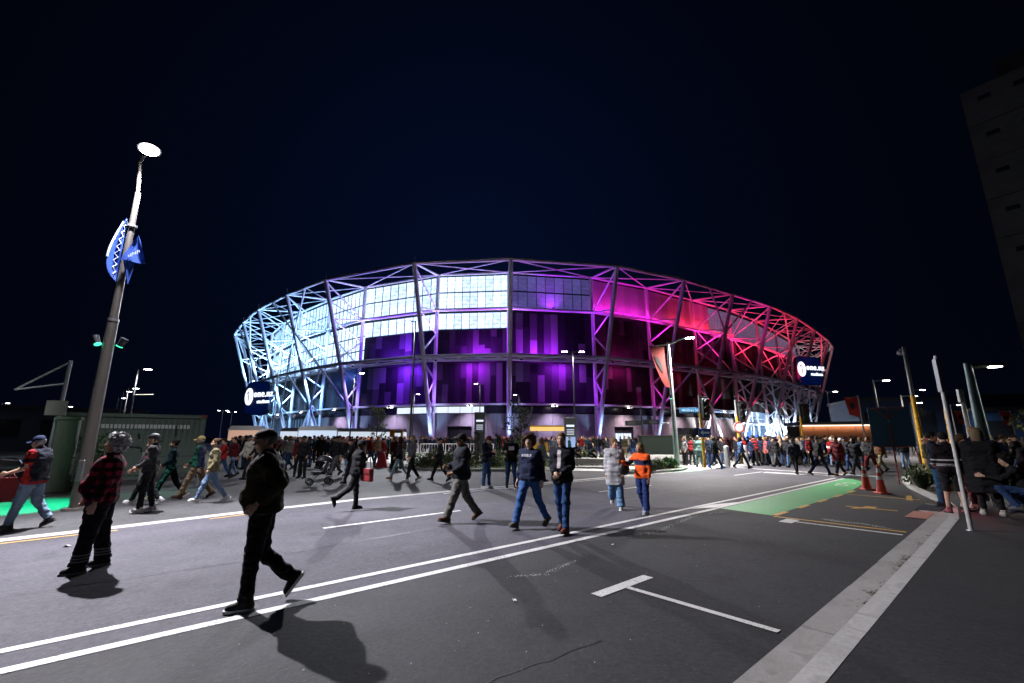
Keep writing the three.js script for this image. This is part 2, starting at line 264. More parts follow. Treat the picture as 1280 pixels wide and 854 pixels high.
// wall pieces between two columns
const unitBox = new THREE.BoxGeometry(1, 1, 1);
function piece(name, k0, k1, inset, h0, h1, thick, mat, gap = 0.05, parent = stadium) {
  const a = at(k0, inset, (h0 + h1) / 2), b = at(k1, inset, (h0 + h1) / 2), m = part(name, unitBox, mat, parent), d = b.clone().sub(a);
  m.position.copy(a).add(b).multiplyScalar(0.5); m.rotation.y = Math.atan2(-d.z, d.x); m.scale.set(d.length() - gap, h1 - h0 - gap, thick); return m;
}
const roofMat = std(0.03, 0.03, 0.035, 0.8), backing = std(0.012, 0.012, 0.015, 0.8);
{ // closed body behind the cladding and a low roof over it
  const sh = new THREE.Shape(); for (let i = 0; i < NR; i++) { const p = at(i, 11.6, 0); sh[i ? 'lineTo' : 'moveTo'](p.x, -p.z); }
  const inner = new THREE.Path(); for (let i = 0; i < NR; i++) { const p = at(NR - 1 - i, 12.1, 0); inner[i ? 'lineTo' : 'moveTo'](p.x, -p.z); } sh.holes.push(inner);
  const g = new THREE.ExtrudeGeometry(sh, { depth: 25.2, bevelEnabled: false }); g.rotateX(-Math.PI / 2); g.translate(0, 8.2, 0); part('body_wall', g, backing, stadium);
  const pos = [], idx = []; const c = V3(10, 38, -152);
  for (const [t, y] of [[0, 33.4], [0.3, 36], [0.7, 37.6]]) for (let i = 0; i < NR; i++) { const p = at(i, 10.4, 0); pos.push(p.x + (c.x - p.x) * t, y, p.z + (c.z - p.z) * t); }
  pos.push(c.x, 38, c.z);
  for (let r = 0; r < 2; r++) for (let i = 0; i < NR; i++) { const a = r * NR + i, b = r * NR + wrap(i + 1); idx.push(a, b, a + NR, b, b + NR, a + NR); }
  for (let i = 0; i < NR; i++) idx.push(2 * NR + i, 2 * NR + wrap(i + 1), 3 * NR);
  const rg = new THREE.BufferGeometry(); rg.setAttribute('position', new THREE.Float32BufferAttribute(pos, 3)); rg.setIndex(idx); rg.computeVertexNormals(); part('roof', rg, roofMat, stadium);
}
// translucent wall panes lit from the stands behind
function paneMats(r, g, b, k, seed, n = 4) {
  const out = [];
  for (let q = 0; q < n; q++) {
    const N = 64, a = tileNoise(N, 5, seed + q * 7), f = tileNoise(N, 22, seed + q * 7 + 1), w = rng(seed + q); const beams = [0, 1, 2].map(() => [w() * N, (w() - 0.5) * 0.7, 1 + w() * 2]);
    const t = texFrom(N, (i) => { const x = i % N, y = Math.floor(i / N); let v = 0.42 + 0.2 * a[i] + 0.22 * (f[i] - 0.5); for (const [b0, sl, bw] of beams) if (Math.abs(y - b0 - sl * x) < bw) v *= 1.5; if (y % 16 < 2) v *= 0.6; if (x % 32 < 2) v *= 0.7; v *= 255; return [cl(v), cl(v), cl(v)]; }, false, 1);
    const m = new THREE.MeshStandardMaterial({ roughness: 0.35, emissiveMap: t }); m.color.setRGB(0.12, 0.13, 0.15); m.emissive.setRGB(r, g, b); m.emissiveIntensity = k * (0.85 + 0.1 * q); out.push(m);
  }
  return out;
}
const litWhite = paneMats(0.6, 0.8, 1.12, 3.0, 301), litBlue = paneMats(0.44, 0.72, 1.15, 3.2, 331), litViolet = paneMats(0.14, 0.13, 0.46, 0.75, 361), litLouvre = paneMats(0.15, 0.17, 0.33, 0.8, 391, 3);
const redSolid = [std(0.42, 0.4, 0.42, 0.6), std(0.36, 0.34, 0.36, 0.6)];
const clad = [[0.012, 0.012, 0.014], [0.018, 0.018, 0.021], [0.032, 0.032, 0.036], [0.062, 0.062, 0.067], [0.14, 0.14, 0.15]].map((c) => matt(...c, 0.5, 0.3));
const wallShades = [M.wall, M.wall.clone()]; wallShades[1].color.setRGB(0.86, 0.86, 0.88);
const strip = glow(0.75, 0.85, 1, 1.1, 0.1), stripDark = std(0.02, 0.02, 0.025, 0.25), doorMat = std(0.014, 0.014, 0.017, 0.4), frameMat = std(0.2, 0.2, 0.22, 0.5, 0.4), curtainGlass = glow(0.1, 0.24, 0.42, 0.55, 0.05), kiosk = glow(0.7, 0.82, 1, 1.2, 0.1);
const rS = rng(42);
for (let k = -2; k < 15; k++) {
  const cols = 9, X = (c, n = cols) => k + c / n;
  const left = k < 4, half = k === 4 || k === 5;
  // upper storey
  if (k <= 6) {
    const rows = left ? [[16.9, 19.6], [19.8, 22.7], [22.9, 25.6], [26.4, 29.8], [30, 33.2]] : half ? [[22.4, 25.6], [26.4, 29.8], [30, 33.2]] : [[26.4, 29.8], [30, 33.2]];
    const mats = k <= 2 ? litBlue : k <= 5 ? litWhite : litViolet;
    for (const [h0, h1] of rows) for (let c = 0; c < cols; c++) piece('lit_window_pane', X(c), X(c + 1), 10.9, h0, h1, 0.08, mats[Math.floor(rS() * mats.length)], 0.09);
    for (let c = 1; c < cols; c++) piece('mullion', X(c) - 0.0024, X(c) + 0.0024, 10.78, rows[0][0], 33.2, 0.12, M.steelDark, 0);
  } else if (k <= 9) {
    const n = k === 9 ? 4 : 8; for (let c = 0; c < n; c++) piece('upper_panel', X(c, 8), X(c + 1, 8), 10.9, 26.3, 33.2, 0.1, redSolid[c % 2], 0.05);
  }
  if (k >= 9) { const c0 = k === 9 ? 6 : 0; for (let c = c0; c < 12; c++) piece('louvre_window', X(c, 12), X(c + 1, 12), 10.9, 26.6, 33.0, 0.1, litLouvre[Math.floor(rS() * 3)], 0.14); }
  // dark cladding planks in two storeys, cut at uneven heights
  const tiers = left ? [[8.1, 15.6]] : half ? [[8.1, 15.6], [16.7, 22.2]] : k <= 9 ? [[8.1, 15.6], [16.7, 25.5]] : [[16.7, 25.5]];
  for (const [h0, h1] of tiers) {
    const n = 12;
    for (let c = 0; c < n; c++) {
      const cuts = [h0]; if (rS() < 0.75) cuts.push(h0 + (h1 - h0) * (0.25 + 0.5 * rS())); cuts.push(h1);
      const mid = Math.abs((c + 0.5) / n - 0.5);
      for (let q = 0; q < cuts.length - 1; q++) { const u = rS(), v = u > 0.93 ? 4 : u > 0.8 - 0.1 * (mid < 0.25) ? 3 : u > 0.62 ? 2 : u > 0.35 ? 1 : 0; piece('cladding_panel', X(c, n), X(c + 1, n), 10.9 - 0.06 * (v > 2) - 0.05 * rS(), cuts[q], cuts[q + 1], 0.12, clad[v], 0.03); }
    }
  }
  // canopy edge, strip window, ground storey
  if (k < 10) {
    piece('canopy_edge', k, k + 1, 9.9, 7.55, 7.85, 1.3, M.whitePaint, 0);
    const lit = k === 5; for (let c = 0; c < 6; c++) piece('strip_window', X(c, 6), X(c + 1, 6), 11.2, 6.15, 7.4, 0.1, (lit && c < 4) || (k === 4 && c > 2) ? strip : stripDark, 0.1);
  }
  if (k < 3) { for (let c = 0; c < 10; c++) { piece('curtain_window', X(c, 10), X(c + 1, 10), 11.2, 0.2, 6.1, 0.08, curtainGlass, 0.25); piece('mullion', X(c, 10) - 0.005, X(c, 10) + 0.005, 11, 0, 6.1, 0.25, frameMat, 0); } }
  else if (k < 10) {
    const doors = { 5: [1, 3], 7: [2, 4], 8: [3, 6] }[k] || [9, 9];
    for (let c = 0; c < 6; c++) {
      if (c >= doors[0] && c < doors[1]) { piece('wall_panel', X(c, 6), X(c + 1, 6), 11.1, 3.7, 6.05, 0.3, wallShades[c % 2], 0.04); piece('roller_door', X(c, 6), X(c + 1, 6), 11.5, 0, 3.75, 0.2, doorMat, 0.12); }
      else piece('wall_panel', X(c, 6), X(c + 1, 6), 11.1, 0, 6.05, 0.3, wallShades[c % 2], 0.04);
    }
    if (k === 7) for (let c = 0; c < 6; c++) piece('ticket_window', k + 0.36 + c * 0.047, k + 0.4 + c * 0.047, 11.3, 0.9, 2.5, 0.1, kiosk, 0.05);
  }
}
{ // the open concourse at the right end: floors, stairs, glass and work lights
  const slabM = std(0.3, 0.32, 0.36, 0.7), stripL = glow(0.8, 0.9, 1, 5, 0.3), blueScreen = glow(0.05, 0.2, 1, 1.6, 0.02), railM = std(0.5, 0.52, 0.56, 0.4, 0.5);
  for (let k = 10; k < 13; k++) {
    for (const H of [5.2, 10.4]) piece('floor_slab', k, k + 1, 15, H, H + 0.4, 8, slabM, 0);
    piece('back_wall', k, k + 1, 20, 0, 16, 0.3, std(0.1, 0.13, 0.18, 0.7), 0);
    for (let q = 0; q < 5; q++) { const t = k + 0.1 + q * 0.2; tube('inner_post', at(t, 13 + (q % 2) * 3, 0), at(t, 13 + (q % 2) * 3, 16), 0.16, M.steel, stadium); for (const H of [5, 10.2, 15.4]) piece('strip_light', t - 0.05, t + 0.05, 13 + (q % 3), H - 0.1, H, 0.14, stripL, 0); }
    tube('stair_stringer', at(k + 0.1, 13, 0), at(k + 0.8, 13, 5.2), 0.25, slabM, stadium); tube('stair_stringer', at(k + 0.9, 13, 5.2), at(k + 0.2, 13, 10.4), 0.25, slabM, stadium);
    tube('stair_rail', at(k + 0.1, 12.6, 1.1), at(k + 0.8, 12.6, 6.3), 0.06, railM, stadium); tube('stair_rail', at(k + 0.9, 12.6, 6.3), at(k + 0.2, 12.6, 11.5), 0.06, railM, stadium);
    for (const H of [6.4, 11.6]) tube('balustrade', at(k, 11.2, H), at(k + 1, 11.2, H), 0.06, railM, stadium);
    for (let q = 0; q < 3; q++) piece('display_screen', k + 0.15 + q * 0.26, k + 0.33 + q * 0.26, 12, 0.8, 2.3 + (q % 2), 0.1, blueScreen, 0);
    const L = new THREE.PointLight(new THREE.Color(0.6, 0.8, 1), 1500, 0, 2); L.position.copy(at(k + 0.5, 13, 8.6)); L.shadow.radius = 20; L.castShadow = true; scene.add(L);
    const L2 = new THREE.PointLight(new THREE.Color(0.55, 0.75, 1), 1000, 0, 2); L2.position.copy(at(k + 0.5, 12.5, 3.8)); L2.shadow.radius = 20; L2.castShadow = true; scene.add(L2);
  }
  for (let k = 10; k < 13; k++) tube('concourse_brace', at(k, 9.5, 15.4), at(k + 1, 9.5, 8), 0.16, M.steel, stadium);
}
// ---------- architectural floodlights: a small lamp housing and its light each ----------
const lampFace = {};
function flood(pos, target, rgb, cd, angle, size = 0.4, blend = 0.8, parent = stadium) {
  const key = rgb.join(); const m = lampFace[key] || (lampFace[key] = glow(rgb[0], rgb[1], rgb[2], 3, 0.05));
  const h = part('flood_light', boxG(0.4, 0.24, 0.34), M.steelDark, parent); h.position.copy(pos); h.lookAt(target); // children look along +z
  const f = part('lens', boxG(0.34, 0.18, 0.02), m, h, [0, 0, 0.185]);
  const dir = target.clone().sub(pos).normalize();
  const L = new THREE.SpotLight(new THREE.Color(...rgb), cd, 0, angle, blend, 2); L.position.copy(pos).addScaledVector(dir, 0.26); L.target.position.copy(target); L.shadow.radius = size / 0.02; L.castShadow = true; scene.add(L, L.target);
}
const PAL = { blue: [0.3, 0.58, 1], ice: [0.4, 0.55, 1], deep: [0.05, 0.16, 1], lilac: [0.55, 0.4, 1], violet: [0.2, 0.02, 1], purple: [0.42, 0.02, 1], magenta: [1, 0.02, 0.75], pink: [1, 0.03, 0.42], red: [1, 0.03, 0.1], rose: [1, 0.35, 0.36], pale: [1, 0.75, 0.72], white: [1, 0.95, 0.95] };
function wash(k, len, H, aim, rgb, I) { // a short linear washlight on the ring, grazing the planks
  piece('linear_light', k - len / 2, k + len / 2, 8.45, H - 0.08, H + 0.08, 0.2, M.steelDark, 0);
  const a = at(k, 8.6, H + (aim > H ? 0.18 : -0.18)), L = new THREE.RectAreaLight(new THREE.Color(...rgb), I, at(k - len / 2, 8.6, 0).distanceTo(at(k + len / 2, 8.6, 0)), 0.3); L.position.copy(a); L.lookAt(at(k, 10.7, aim)); scene.add(L);
}
const bayWash = { 3: ['deep', 1.0], 4: ['violet', 2.0], 5: ['purple', 1.5], 6: ['purple', 1.3], 7: ['pink', 0.3], 8: ['red', 0.12], 9: ['red', 0.08] };
for (const k in bayWash) { const [c, p] = bayWash[k], q = +k + 0.5; wash(q - 0.12 + 0.1 * (k % 3), 0.34, 16.55, 20.5, PAL[c], 270 * p); wash(q + 0.1 - 0.08 * (k % 2), 0.26, 15.3, 11, PAL[c], 280 * p); }
flood(at(6.5, 8.6, 26.2), at(6.5, 11, 29), PAL.purple, 260, 1.0);
const upper = [[7, 'magenta', 40], [7.5, 'magenta', 30], [8, 'pink', 12], [8.5, 'red', 36], [9, 'red', 55], [9.5, 'red', 20]];
for (const [k, c, I] of upper) { // linear washlights on the ledge below the plain upper panels
  const rgb = PAL[c]; piece('linear_light', k + 0.02, k + 0.48, 9.1, 26.3, 26.45, 0.2, glow(rgb[0], rgb[1], rgb[2], 2, 0.05), 0);
  const a = at(k + 0.25, 9.2, 26.55), L = new THREE.RectAreaLight(new THREE.Color(...rgb), I, at(k, 9.2, 0).distanceTo(at(k + 0.46, 9.2, 0)), 0.35); L.position.copy(a); L.lookAt(at(k + 0.25, 10.6, 29.5)); scene.add(L);
}

const colTone = ['blue', 'blue', 'blue', 'blue', 'lilac', 'lilac', 'lilac', 'purple', 'magenta', 'pink', 'red', 'red', 'red', 'rose', 'pale'];
const colPower = [2900, 2900, 2700, 2000, 950, 600, 480, 620, 760, 1000, 1200, 1200, 1100, 700, 420];
for (let i = 0; i <= 14; i++) {
  const c = PAL[colTone[i]];
  flood(at(i + 0.12, 6.0, 16.4), at(i, 7, 27), c, colPower[i], i > 3 ? 0.6 : 0.95); // up the fin
  flood(at(i + 0.12, 6.0, 15.4), at(i, 8.6, 6), c, colPower[i] * (i > 8 ? 0.16 : i > 6 ? 0.4 : 0.55), i > 3 ? 0.5 : 0.9); // down the legs
  if (i >= 9) flood(at(i + 0.5, 3, 16.4), at(i + 0.5, 6, 28), c, colPower[i] * 0.7, 1.0);
}
for (let k = 0; k < 10; k++) flood(at(k + 0.5, 8.6, 7.45), at(k + 0.5, 9.6, 0), k < 3 ? PAL.ice : k < 7 ? [0.78, 0.62, 1] : [1, 0.72, 0.84], k < 4 ? 320 : 260, 1.15, 0.3); // canopy downlights
for (let k = 0; k < 10; k++) piece('canopy_lamp', k + 0.47, k + 0.53, 8.9, 7.28, 7.4, 0.34, glow(1, 0.94, 0.9, 9, 0.3), 0);
for (let i = 0; i <= 14; i++) flood(at(i + 0.06, 5.2, 0.25), at(i, 9.4, 5), i > 8 ? PAL.white : PAL.ice, i > 8 ? 1100 : 240, 0.5); // ground uplights at the feet
for (const [k, w, c, I] of [[0.5, 16, [0.4, 0.6, 1], 1.1], [1.5, 16, [0.4, 0.6, 1], 1.1], [2.5, 16, [0.45, 0.65, 1], 1.1], [3.5, 15, [0.66, 0.8, 1], 1.1], [4.5, 16, [0.66, 0.8, 1], 1.6], [5.5, 14, [0.66, 0.8, 1], 1.6]]) { // the glow of each lit window wall
  const hi = 33, lo = k < 4 ? 17 : 22.5, L = new THREE.RectAreaLight(new THREE.Color(...c), I, w, hi - lo), p = at(k, 10.3, (hi + lo) / 2), o = at(k, 0, (hi + lo) / 2); L.position.copy(p); L.lookAt(o); scene.add(L);
}
// ---------- the two name signs hung on the lattice ----------
const fontB = await new FontLoader().loadAsync('fonts/droid/droid_sans_bold.typeface.json'), fontR = await new FontLoader().loadAsync('fonts/droid/droid_sans_regular.typeface.json');
function text(str, size, depth, font = fontB) { const g = new TextGeometry(str, { font, size, depth, curveSegments: 4, bevelEnabled: false }); g.computeBoundingBox(); return g; }
const signWhite = glow(0.85, 0.9, 1, 1.5, 0.6), signBlue = glow(0.0, 0.004, 0.04, 0.9, 0.008), signEdge = std(0.01, 0.012, 0.03, 0.4);
function nameSign(center, yaw, w, h, label) {
  const t = thing('illuminated_sign', label, 'sign', center.toArray(), yaw, 'illuminated name signs on the stadium');
  const plate = (a, b, r, d) => { const s = new THREE.Shape(), x = a / 2, y = b / 2; s.moveTo(-x + r, -y); s.lineTo(x - r, -y); s.absarc(x - r, -y + r, r, -Math.PI / 2, 0); s.lineTo(x, y - r); s.absarc(x - r, y - r, r, 0, Math.PI / 2); s.lineTo(-x + r, y); s.absarc(-x + r, y - r, r, Math.PI / 2, Math.PI); s.lineTo(-x, -y + r); s.absarc(-x + r, -y + r, r, Math.PI, Math.PI * 1.5); return new THREE.ExtrudeGeometry(s, { depth: d, bevelEnabled: false, curveSegments: 8 }); };
  part('panel', plate(w, h, 1.5, 0.9), signEdge, t, [0, 0, -0.5]); part('sign_face', plate(w - 0.4, h - 0.4, 1.35, 0.06), signBlue, t, [0, 0, 0.41]);
  const disc = new THREE.CylinderGeometry(h * 0.27, h * 0.27, 0.2, 32); disc.rotateX(Math.PI / 2); disc.scale(0.6, 0.95, 1);
  part('sign_disc', disc, signWhite, t, [-w * 0.32, h * 0.05, 0.58]);
  part('disc_mark', boxG(h * 0.028, h * 0.28, 0.06), signBlue, t, [-w * 0.32, h * 0.03, 0.69]); const tick = part('disc_mark', boxG(h * 0.03, h * 0.12, 0.06), signBlue, t, [-w * 0.32 - h * 0.045, h * 0.17, 0.69]); tick.rotation.z = -0.9;
  part('sign_lettering', text('one.nz', h * 0.178, 0.12), signWhite, t, [-w * 0.125, h * 0.03, 0.48]);
  part('sign_lettering', text('stadium', h * 0.095, 0.12), signWhite, t, [w * 0.03, -h * 0.16, 0.48]);
  for (const sx of [-0.35, 0.35]) tube('bracket', V3(sx * w, 0, -0.4), V3(sx * w, h * 0.1, -4.2), 0.12, M.steelDark, t);
  const L = new THREE.RectAreaLight(new THREE.Color(0.6, 0.7, 1), 0.5, w * 0.8, h * 0.6); L.position.copy(center).add(V3(Math.sin(yaw), 0, Math.cos(yaw)).multiplyScalar(0.9)); L.lookAt(L.position.clone().add(V3(Math.sin(yaw), 0, Math.cos(yaw)))); scene.add(L);
}

nameSign(V3(-61.4, 10.97, -107.7), -0.38, 7.8, 8.0, 'rounded dark blue sign with a white disc, lit at the blue end of the stadium');
nameSign(V3(82.7, 19.8, -122.7), 0.25, 8.4, 8.0, 'rounded dark blue sign with a white disc, lit at the red end of the stadium');
// ---------- figures: smooth bodies and clothes meshed from distance fields ----------
function surfaceNets(f, lo, hi, h) {
  const nx = Math.ceil((hi[0] - lo[0]) / h) + 1, ny = Math.ceil((hi[1] - lo[1]) / h) + 1, nz = Math.ceil((hi[2] - lo[2]) / h) + 1;
  const v = new Float32Array(nx * ny * nz), id = new Int32Array(nx * ny * nz).fill(-1);
  for (let k = 0, q = 0; k < nz; k++) for (let j = 0; j < ny; j++) for (let i = 0; i < nx; i++, q++) v[q] = f(lo[0] + i * h, lo[1] + j * h, lo[2] + k * h);
  const pos = [], idx = [], sy = nx, sz = nx * ny, off = [0, 1, sy, sy + 1, sz, sz + 1, sz + sy, sz + sy + 1], E = [[0, 1], [2, 3], [4, 5], [6, 7], [0, 2], [1, 3], [4, 6], [5, 7], [0, 4], [1, 5], [2, 6], [3, 7]];
  for (let k = 0; k < nz - 1; k++) for (let j = 0; j < ny - 1; j++) for (let i = 0; i < nx - 1; i++) {
    const q = i + j * sy + k * sz; let neg = 0; for (let c = 0; c < 8; c++) if (v[q + off[c]] < 0) neg++;
    if (neg === 0 || neg === 8) continue;
    let x = 0, y = 0, z = 0, n = 0;
    for (const [a, b] of E) { const va = v[q + off[a]], vb = v[q + off[b]]; if ((va < 0) === (vb < 0)) continue; const t = va / (va - vb); x += (a & 1) + ((b & 1) - (a & 1)) * t; y += (a >> 1 & 1) + ((b >> 1 & 1) - (a >> 1 & 1)) * t; z += (a >> 2) + ((b >> 2) - (a >> 2)) * t; n++; }
    id[q] = pos.length / 3; pos.push(lo[0] + (i + x / n) * h, lo[1] + (j + y / n) * h, lo[2] + (k + z / n) * h);
  }
  const quad = (a, b, c, d, flip) => { if (a < 0 || b < 0 || c < 0 || d < 0) return; if (flip) idx.push(a, c, b, a, d, c); else idx.push(a, b, c, a, c, d); };
  for (let k = 1; k < nz - 1; k++) for (let j = 1; j < ny - 1; j++) for (let i = 1; i < nx - 1; i++) {
    const q = i + j * sy + k * sz, s = v[q] < 0;
    if (s !== v[q + 1] < 0) quad(id[q - sy - sz], id[q - sz], id[q], id[q - sy], !s);
    if (s !== v[q + sy] < 0) quad(id[q - 1 - sz], id[q - 1], id[q], id[q - sz], !s);
    if (s !== v[q + sz] < 0) quad(id[q - 1 - sy], id[q - sy], id[q], id[q - 1], !s);
  }
  const nor = new Float32Array(pos.length), e = h * 0.5;
  for (let i = 0; i < pos.length; i += 3) { const [x, y, z] = [pos[i], pos[i + 1], pos[i + 2]]; let a = f(x + e, y, z) - f(x - e, y, z), b = f(x, y + e, z) - f(x, y - e, z), c = f(x, y, z + e) - f(x, y, z - e); const L = Math.hypot(a, b, c) || 1; nor[i] = a / L; nor[i + 1] = b / L; nor[i + 2] = c / L; }
  const g = new THREE.BufferGeometry(); g.setAttribute('position', new THREE.Float32BufferAttribute(pos, 3)); g.setAttribute('normal', new THREE.BufferAttribute(nor, 3)); g.setIndex(idx); return g;
}
const smin = (a, b, k) => { const h = Math.max(k - Math.abs(a - b), 0) / k; return Math.min(a, b) - h * h * k * 0.25; };
const bone = (a, b, ra, rb, cut) => ({ a, b, ra, rb, cut, d: [b[0] - a[0], b[1] - a[1], b[2] - a[2]] });
function sdBone(o, x, y, z) {
  const px = x - o.a[0], py = y - o.a[1], pz = z - o.a[2], d = o.d, L2 = d[0] * d[0] + d[1] * d[1] + d[2] * d[2];
  const raw = (px * d[0] + py * d[1] + pz * d[2]) / (L2 || 1), t = Math.max(0, Math.min(1, raw));
  let r = Math.hypot(px - d[0] * t, py - d[1] * t, pz - d[2] * t) - (o.ra + (o.rb - o.ra) * t);
  if (o.cut) r = Math.max(r, (raw - 1) * Math.sqrt(L2));
  return r;
}
const sdEll = (x, y, z, cx, cy, cz, rx, ry, rz) => { const a = (x - cx) / rx, b = (y - cy) / ry, c = (z - cz) / rz, k0 = Math.hypot(a, b, c), k1 = Math.hypot(a / rx, b / ry, c / rz); return k1 < 1e-9 ? -Math.min(rx, ry, rz) : k0 * (k0 - 1) / k1; };
function boundsOf(bones, pad) { const lo = [9, 9, 9], hi = [-9, -9, -9]; for (const o of bones) for (const [p, r] of [[o.a, o.ra], [o.b, o.rb]]) for (let q = 0; q < 3; q++) { lo[q] = Math.min(lo[q], p[q] - r - pad); hi[q] = Math.max(hi[q], p[q] + r + pad); } return [lo, hi]; }
// head: eye level at y = 0, looking along +z
const skull = (x, y, z) => sdEll(x, y, z, 0, 0.035, -0.014, 0.075, 0.09, 0.096);
const headBones = [bone([0, 0.004, 0.09], [0, -0.034, 0.106], 0.008, 0.014), bone([-0.034, 0.022, 0.074], [0.034, 0.022, 0.074], 0.014, 0.014), bone([-0.018, -0.067, 0.083], [0.018, -0.067, 0.083], 0.009, 0.009), bone([0, -0.06, -0.022], [0, -0.24, -0.045], 0.053, 0.06), bone([0, -0.103, 0.052], [0, -0.1, 0.04], 0.024, 0.028)];
function sdHead(x, y, z) {
  const ax = Math.abs(x); let d = smin(skull(x, y, z), sdEll(x, y, z, 0, -0.042, 0.03, 0.059, 0.083, 0.062), 0.03);
  d = smin(d, Math.hypot(ax - 0.038, y + 0.03, z - 0.062) - 0.024, 0.02);
  for (const o of headBones) d = smin(d, sdBone(o, x, y, z), 0.014);
  d = -smin(-d, Math.hypot(ax - 0.031, y - 0.001, z - 0.1) - 0.015, 0.01);
  d = smin(d, Math.hypot(ax - 0.03, y, z - 0.078) - 0.012, 0.004);
  return smin(d, sdEll(x, y, z, 0.079 * Math.sign(x || 1), -0.006, -0.008, 0.011, 0.031, 0.018), 0.008);
}
const headGeo = [0.005, 0.014].map((h) => surfaceNets(sdHead, [-0.11, -0.27, -0.13], [0.11, 0.15, 0.14], h));
// hair and hats share the head's frame
const hairLine = (y, z) => z - (0.062 + 0.75 * (y - 0.06));
const hairOf = {
  short: (x, y, z) => Math.max(skull(x, y, z) - 0.011 - 0.006 * noise3(x * 60, y * 60, z * 60), hairLine(y, z), -0.06 - 0.3 * z - y),
  curly: (x, y, z) => Math.max(skull(x, y * 0.95 + 0.004, z) - 0.02 - 0.05 * noise3(x * 34 + 5, y * 34, z * 34) - 0.018 * noise3(x * 90, y * 90 + 3, z * 90), hairLine(y, z) - 0.02, -0.125 - y),
  long: (x, y, z) => smin(Math.max(skull(x, y, z) - 0.014 - 0.006 * noise3(x * 70, y * 12, z * 70), hairLine(y, z), -0.08 - y), Math.max(sdEll(x, y, z, 0, -0.12, -0.065, 0.085, 0.22, 0.06) - 0.006 * noise3(x * 80, y * 10, z * 50), z - 0.01), 0.02),
  bun: (x, y, z) => smin(Math.max(skull(x, y, z) - 0.01 - 0.004 * noise3(x * 70, y * 30, z * 40), hairLine(y, z), -0.07 - y), Math.hypot(x, y - 0.085, z + 0.105) - 0.042 - 0.008 * noise3(x * 60, y * 60, z * 60), 0.015),
  bob: (x, y, z) => Math.max(smin(skull(x, y, z) - 0.02, sdEll(x, y, z, 0, -0.05, -0.03, 0.095, 0.09, 0.085), 0.03) - 0.006 * noise3(x * 70, y * 14, z * 70), hairLine(y, z) - 0.012, -0.13 - y),
  cap: (x, y, z) => Math.min(Math.max(skull(x, y * 0.96, z) - 0.016, 0.028 - 0.12 * z - y), sdEll(x, y, z, 0, 0.042 - 1.2 * x * x * 6, 0.118, 0.072, 0.011, 0.072)),
  flatcap: (x, y, z) => Math.min(Math.max(sdEll(x, y, z, 0, 0.058, -0.006, 0.09, 0.072, 0.114), 0.03 - y - 0.1 * z), sdEll(x, y, z, 0, 0.045, 0.1, 0.06, 0.01, 0.04)),
  beanie: (x, y, z) => Math.max(Math.min(skull(x, y * 0.9 + 0.004, z) - 0.014 - 0.003 * noise3(x * 90, y * 30, z * 90), Math.max(skull(x, y, z) - 0.02, y - 0.055)), 0.022 - 0.25 * z - y),
  hood: (x, y, z) => Math.max(smin(skull(x, y, z) - 0.034, sdEll(x, y, z, 0, -0.08, -0.03, 0.1, 0.12, 0.1), 0.05), z - 0.055 + 0.1 * y),
  mask: (x, y, z) => Math.max(sdHead(x, y, z) - 0.007, y + 0.012, z * -1 + 0.01, -0.14 - y),
};
function hairGeo(kind, fine) { return geoOf('hair' + kind + fine, () => surfaceNets(hairOf[kind], [-0.16, -0.4, -0.2], [0.16, 0.2, 0.2], fine ? 0.007 : 0.017)); }
// right hand: hangs along -y from the wrist, palm towards -x, thumb towards +z
const handBones = (() => { const B = [bone([0, 0.02, 0], [0, -0.03, 0.0], 0.024, 0.022)]; for (const zz of [-0.027, -0.01, 0.008, 0.024]) B.push(bone([0, -0.03, zz * 0.7], [0, -0.085, zz], 0.013, 0.012)); [[-0.029, 0.026, 0.02], [-0.011, 0.032, 0.024], [0.008, 0.034, 0.026], [0.026, 0.03, 0.022]].forEach(([zz, l1, l2]) => { const a = [0, -0.088, zz], b = [-0.012, -0.088 - l1, zz * 1.05], c = [-0.036, -0.09 - l1 - l2 * 0.6, zz * 1.05]; B.push(bone(a, b, 0.0095, 0.0088), bone(b, c, 0.0088, 0.0075)); }); B.push(bone([-0.004, -0.025, 0.02], [-0.014, -0.062, 0.048], 0.013, 0.011), bone([-0.014, -0.062, 0.048], [-0.022, -0.094, 0.05], 0.0105, 0.0085)); return B; })();
const sdHand = (x, y, z) => { let d = 9; for (const o of handBones) d = smin(d, sdBone(o, x, y, z), 0.006); return d; };
const handGeo = [0.0045, 0.011].map((h) => surfaceNets(sdHand, [-0.07, -0.19, -0.06], [0.045, 0.06, 0.085], h));
function mirrored(g) { const c = g.clone(); c.scale(-1, 1, 1); const i = c.index.array; for (let k = 0; k < i.length; k += 3) { const t = i[k]; i[k] = i[k + 1]; i[k + 1] = t; } return c; }
const handL = handGeo.map(mirrored);
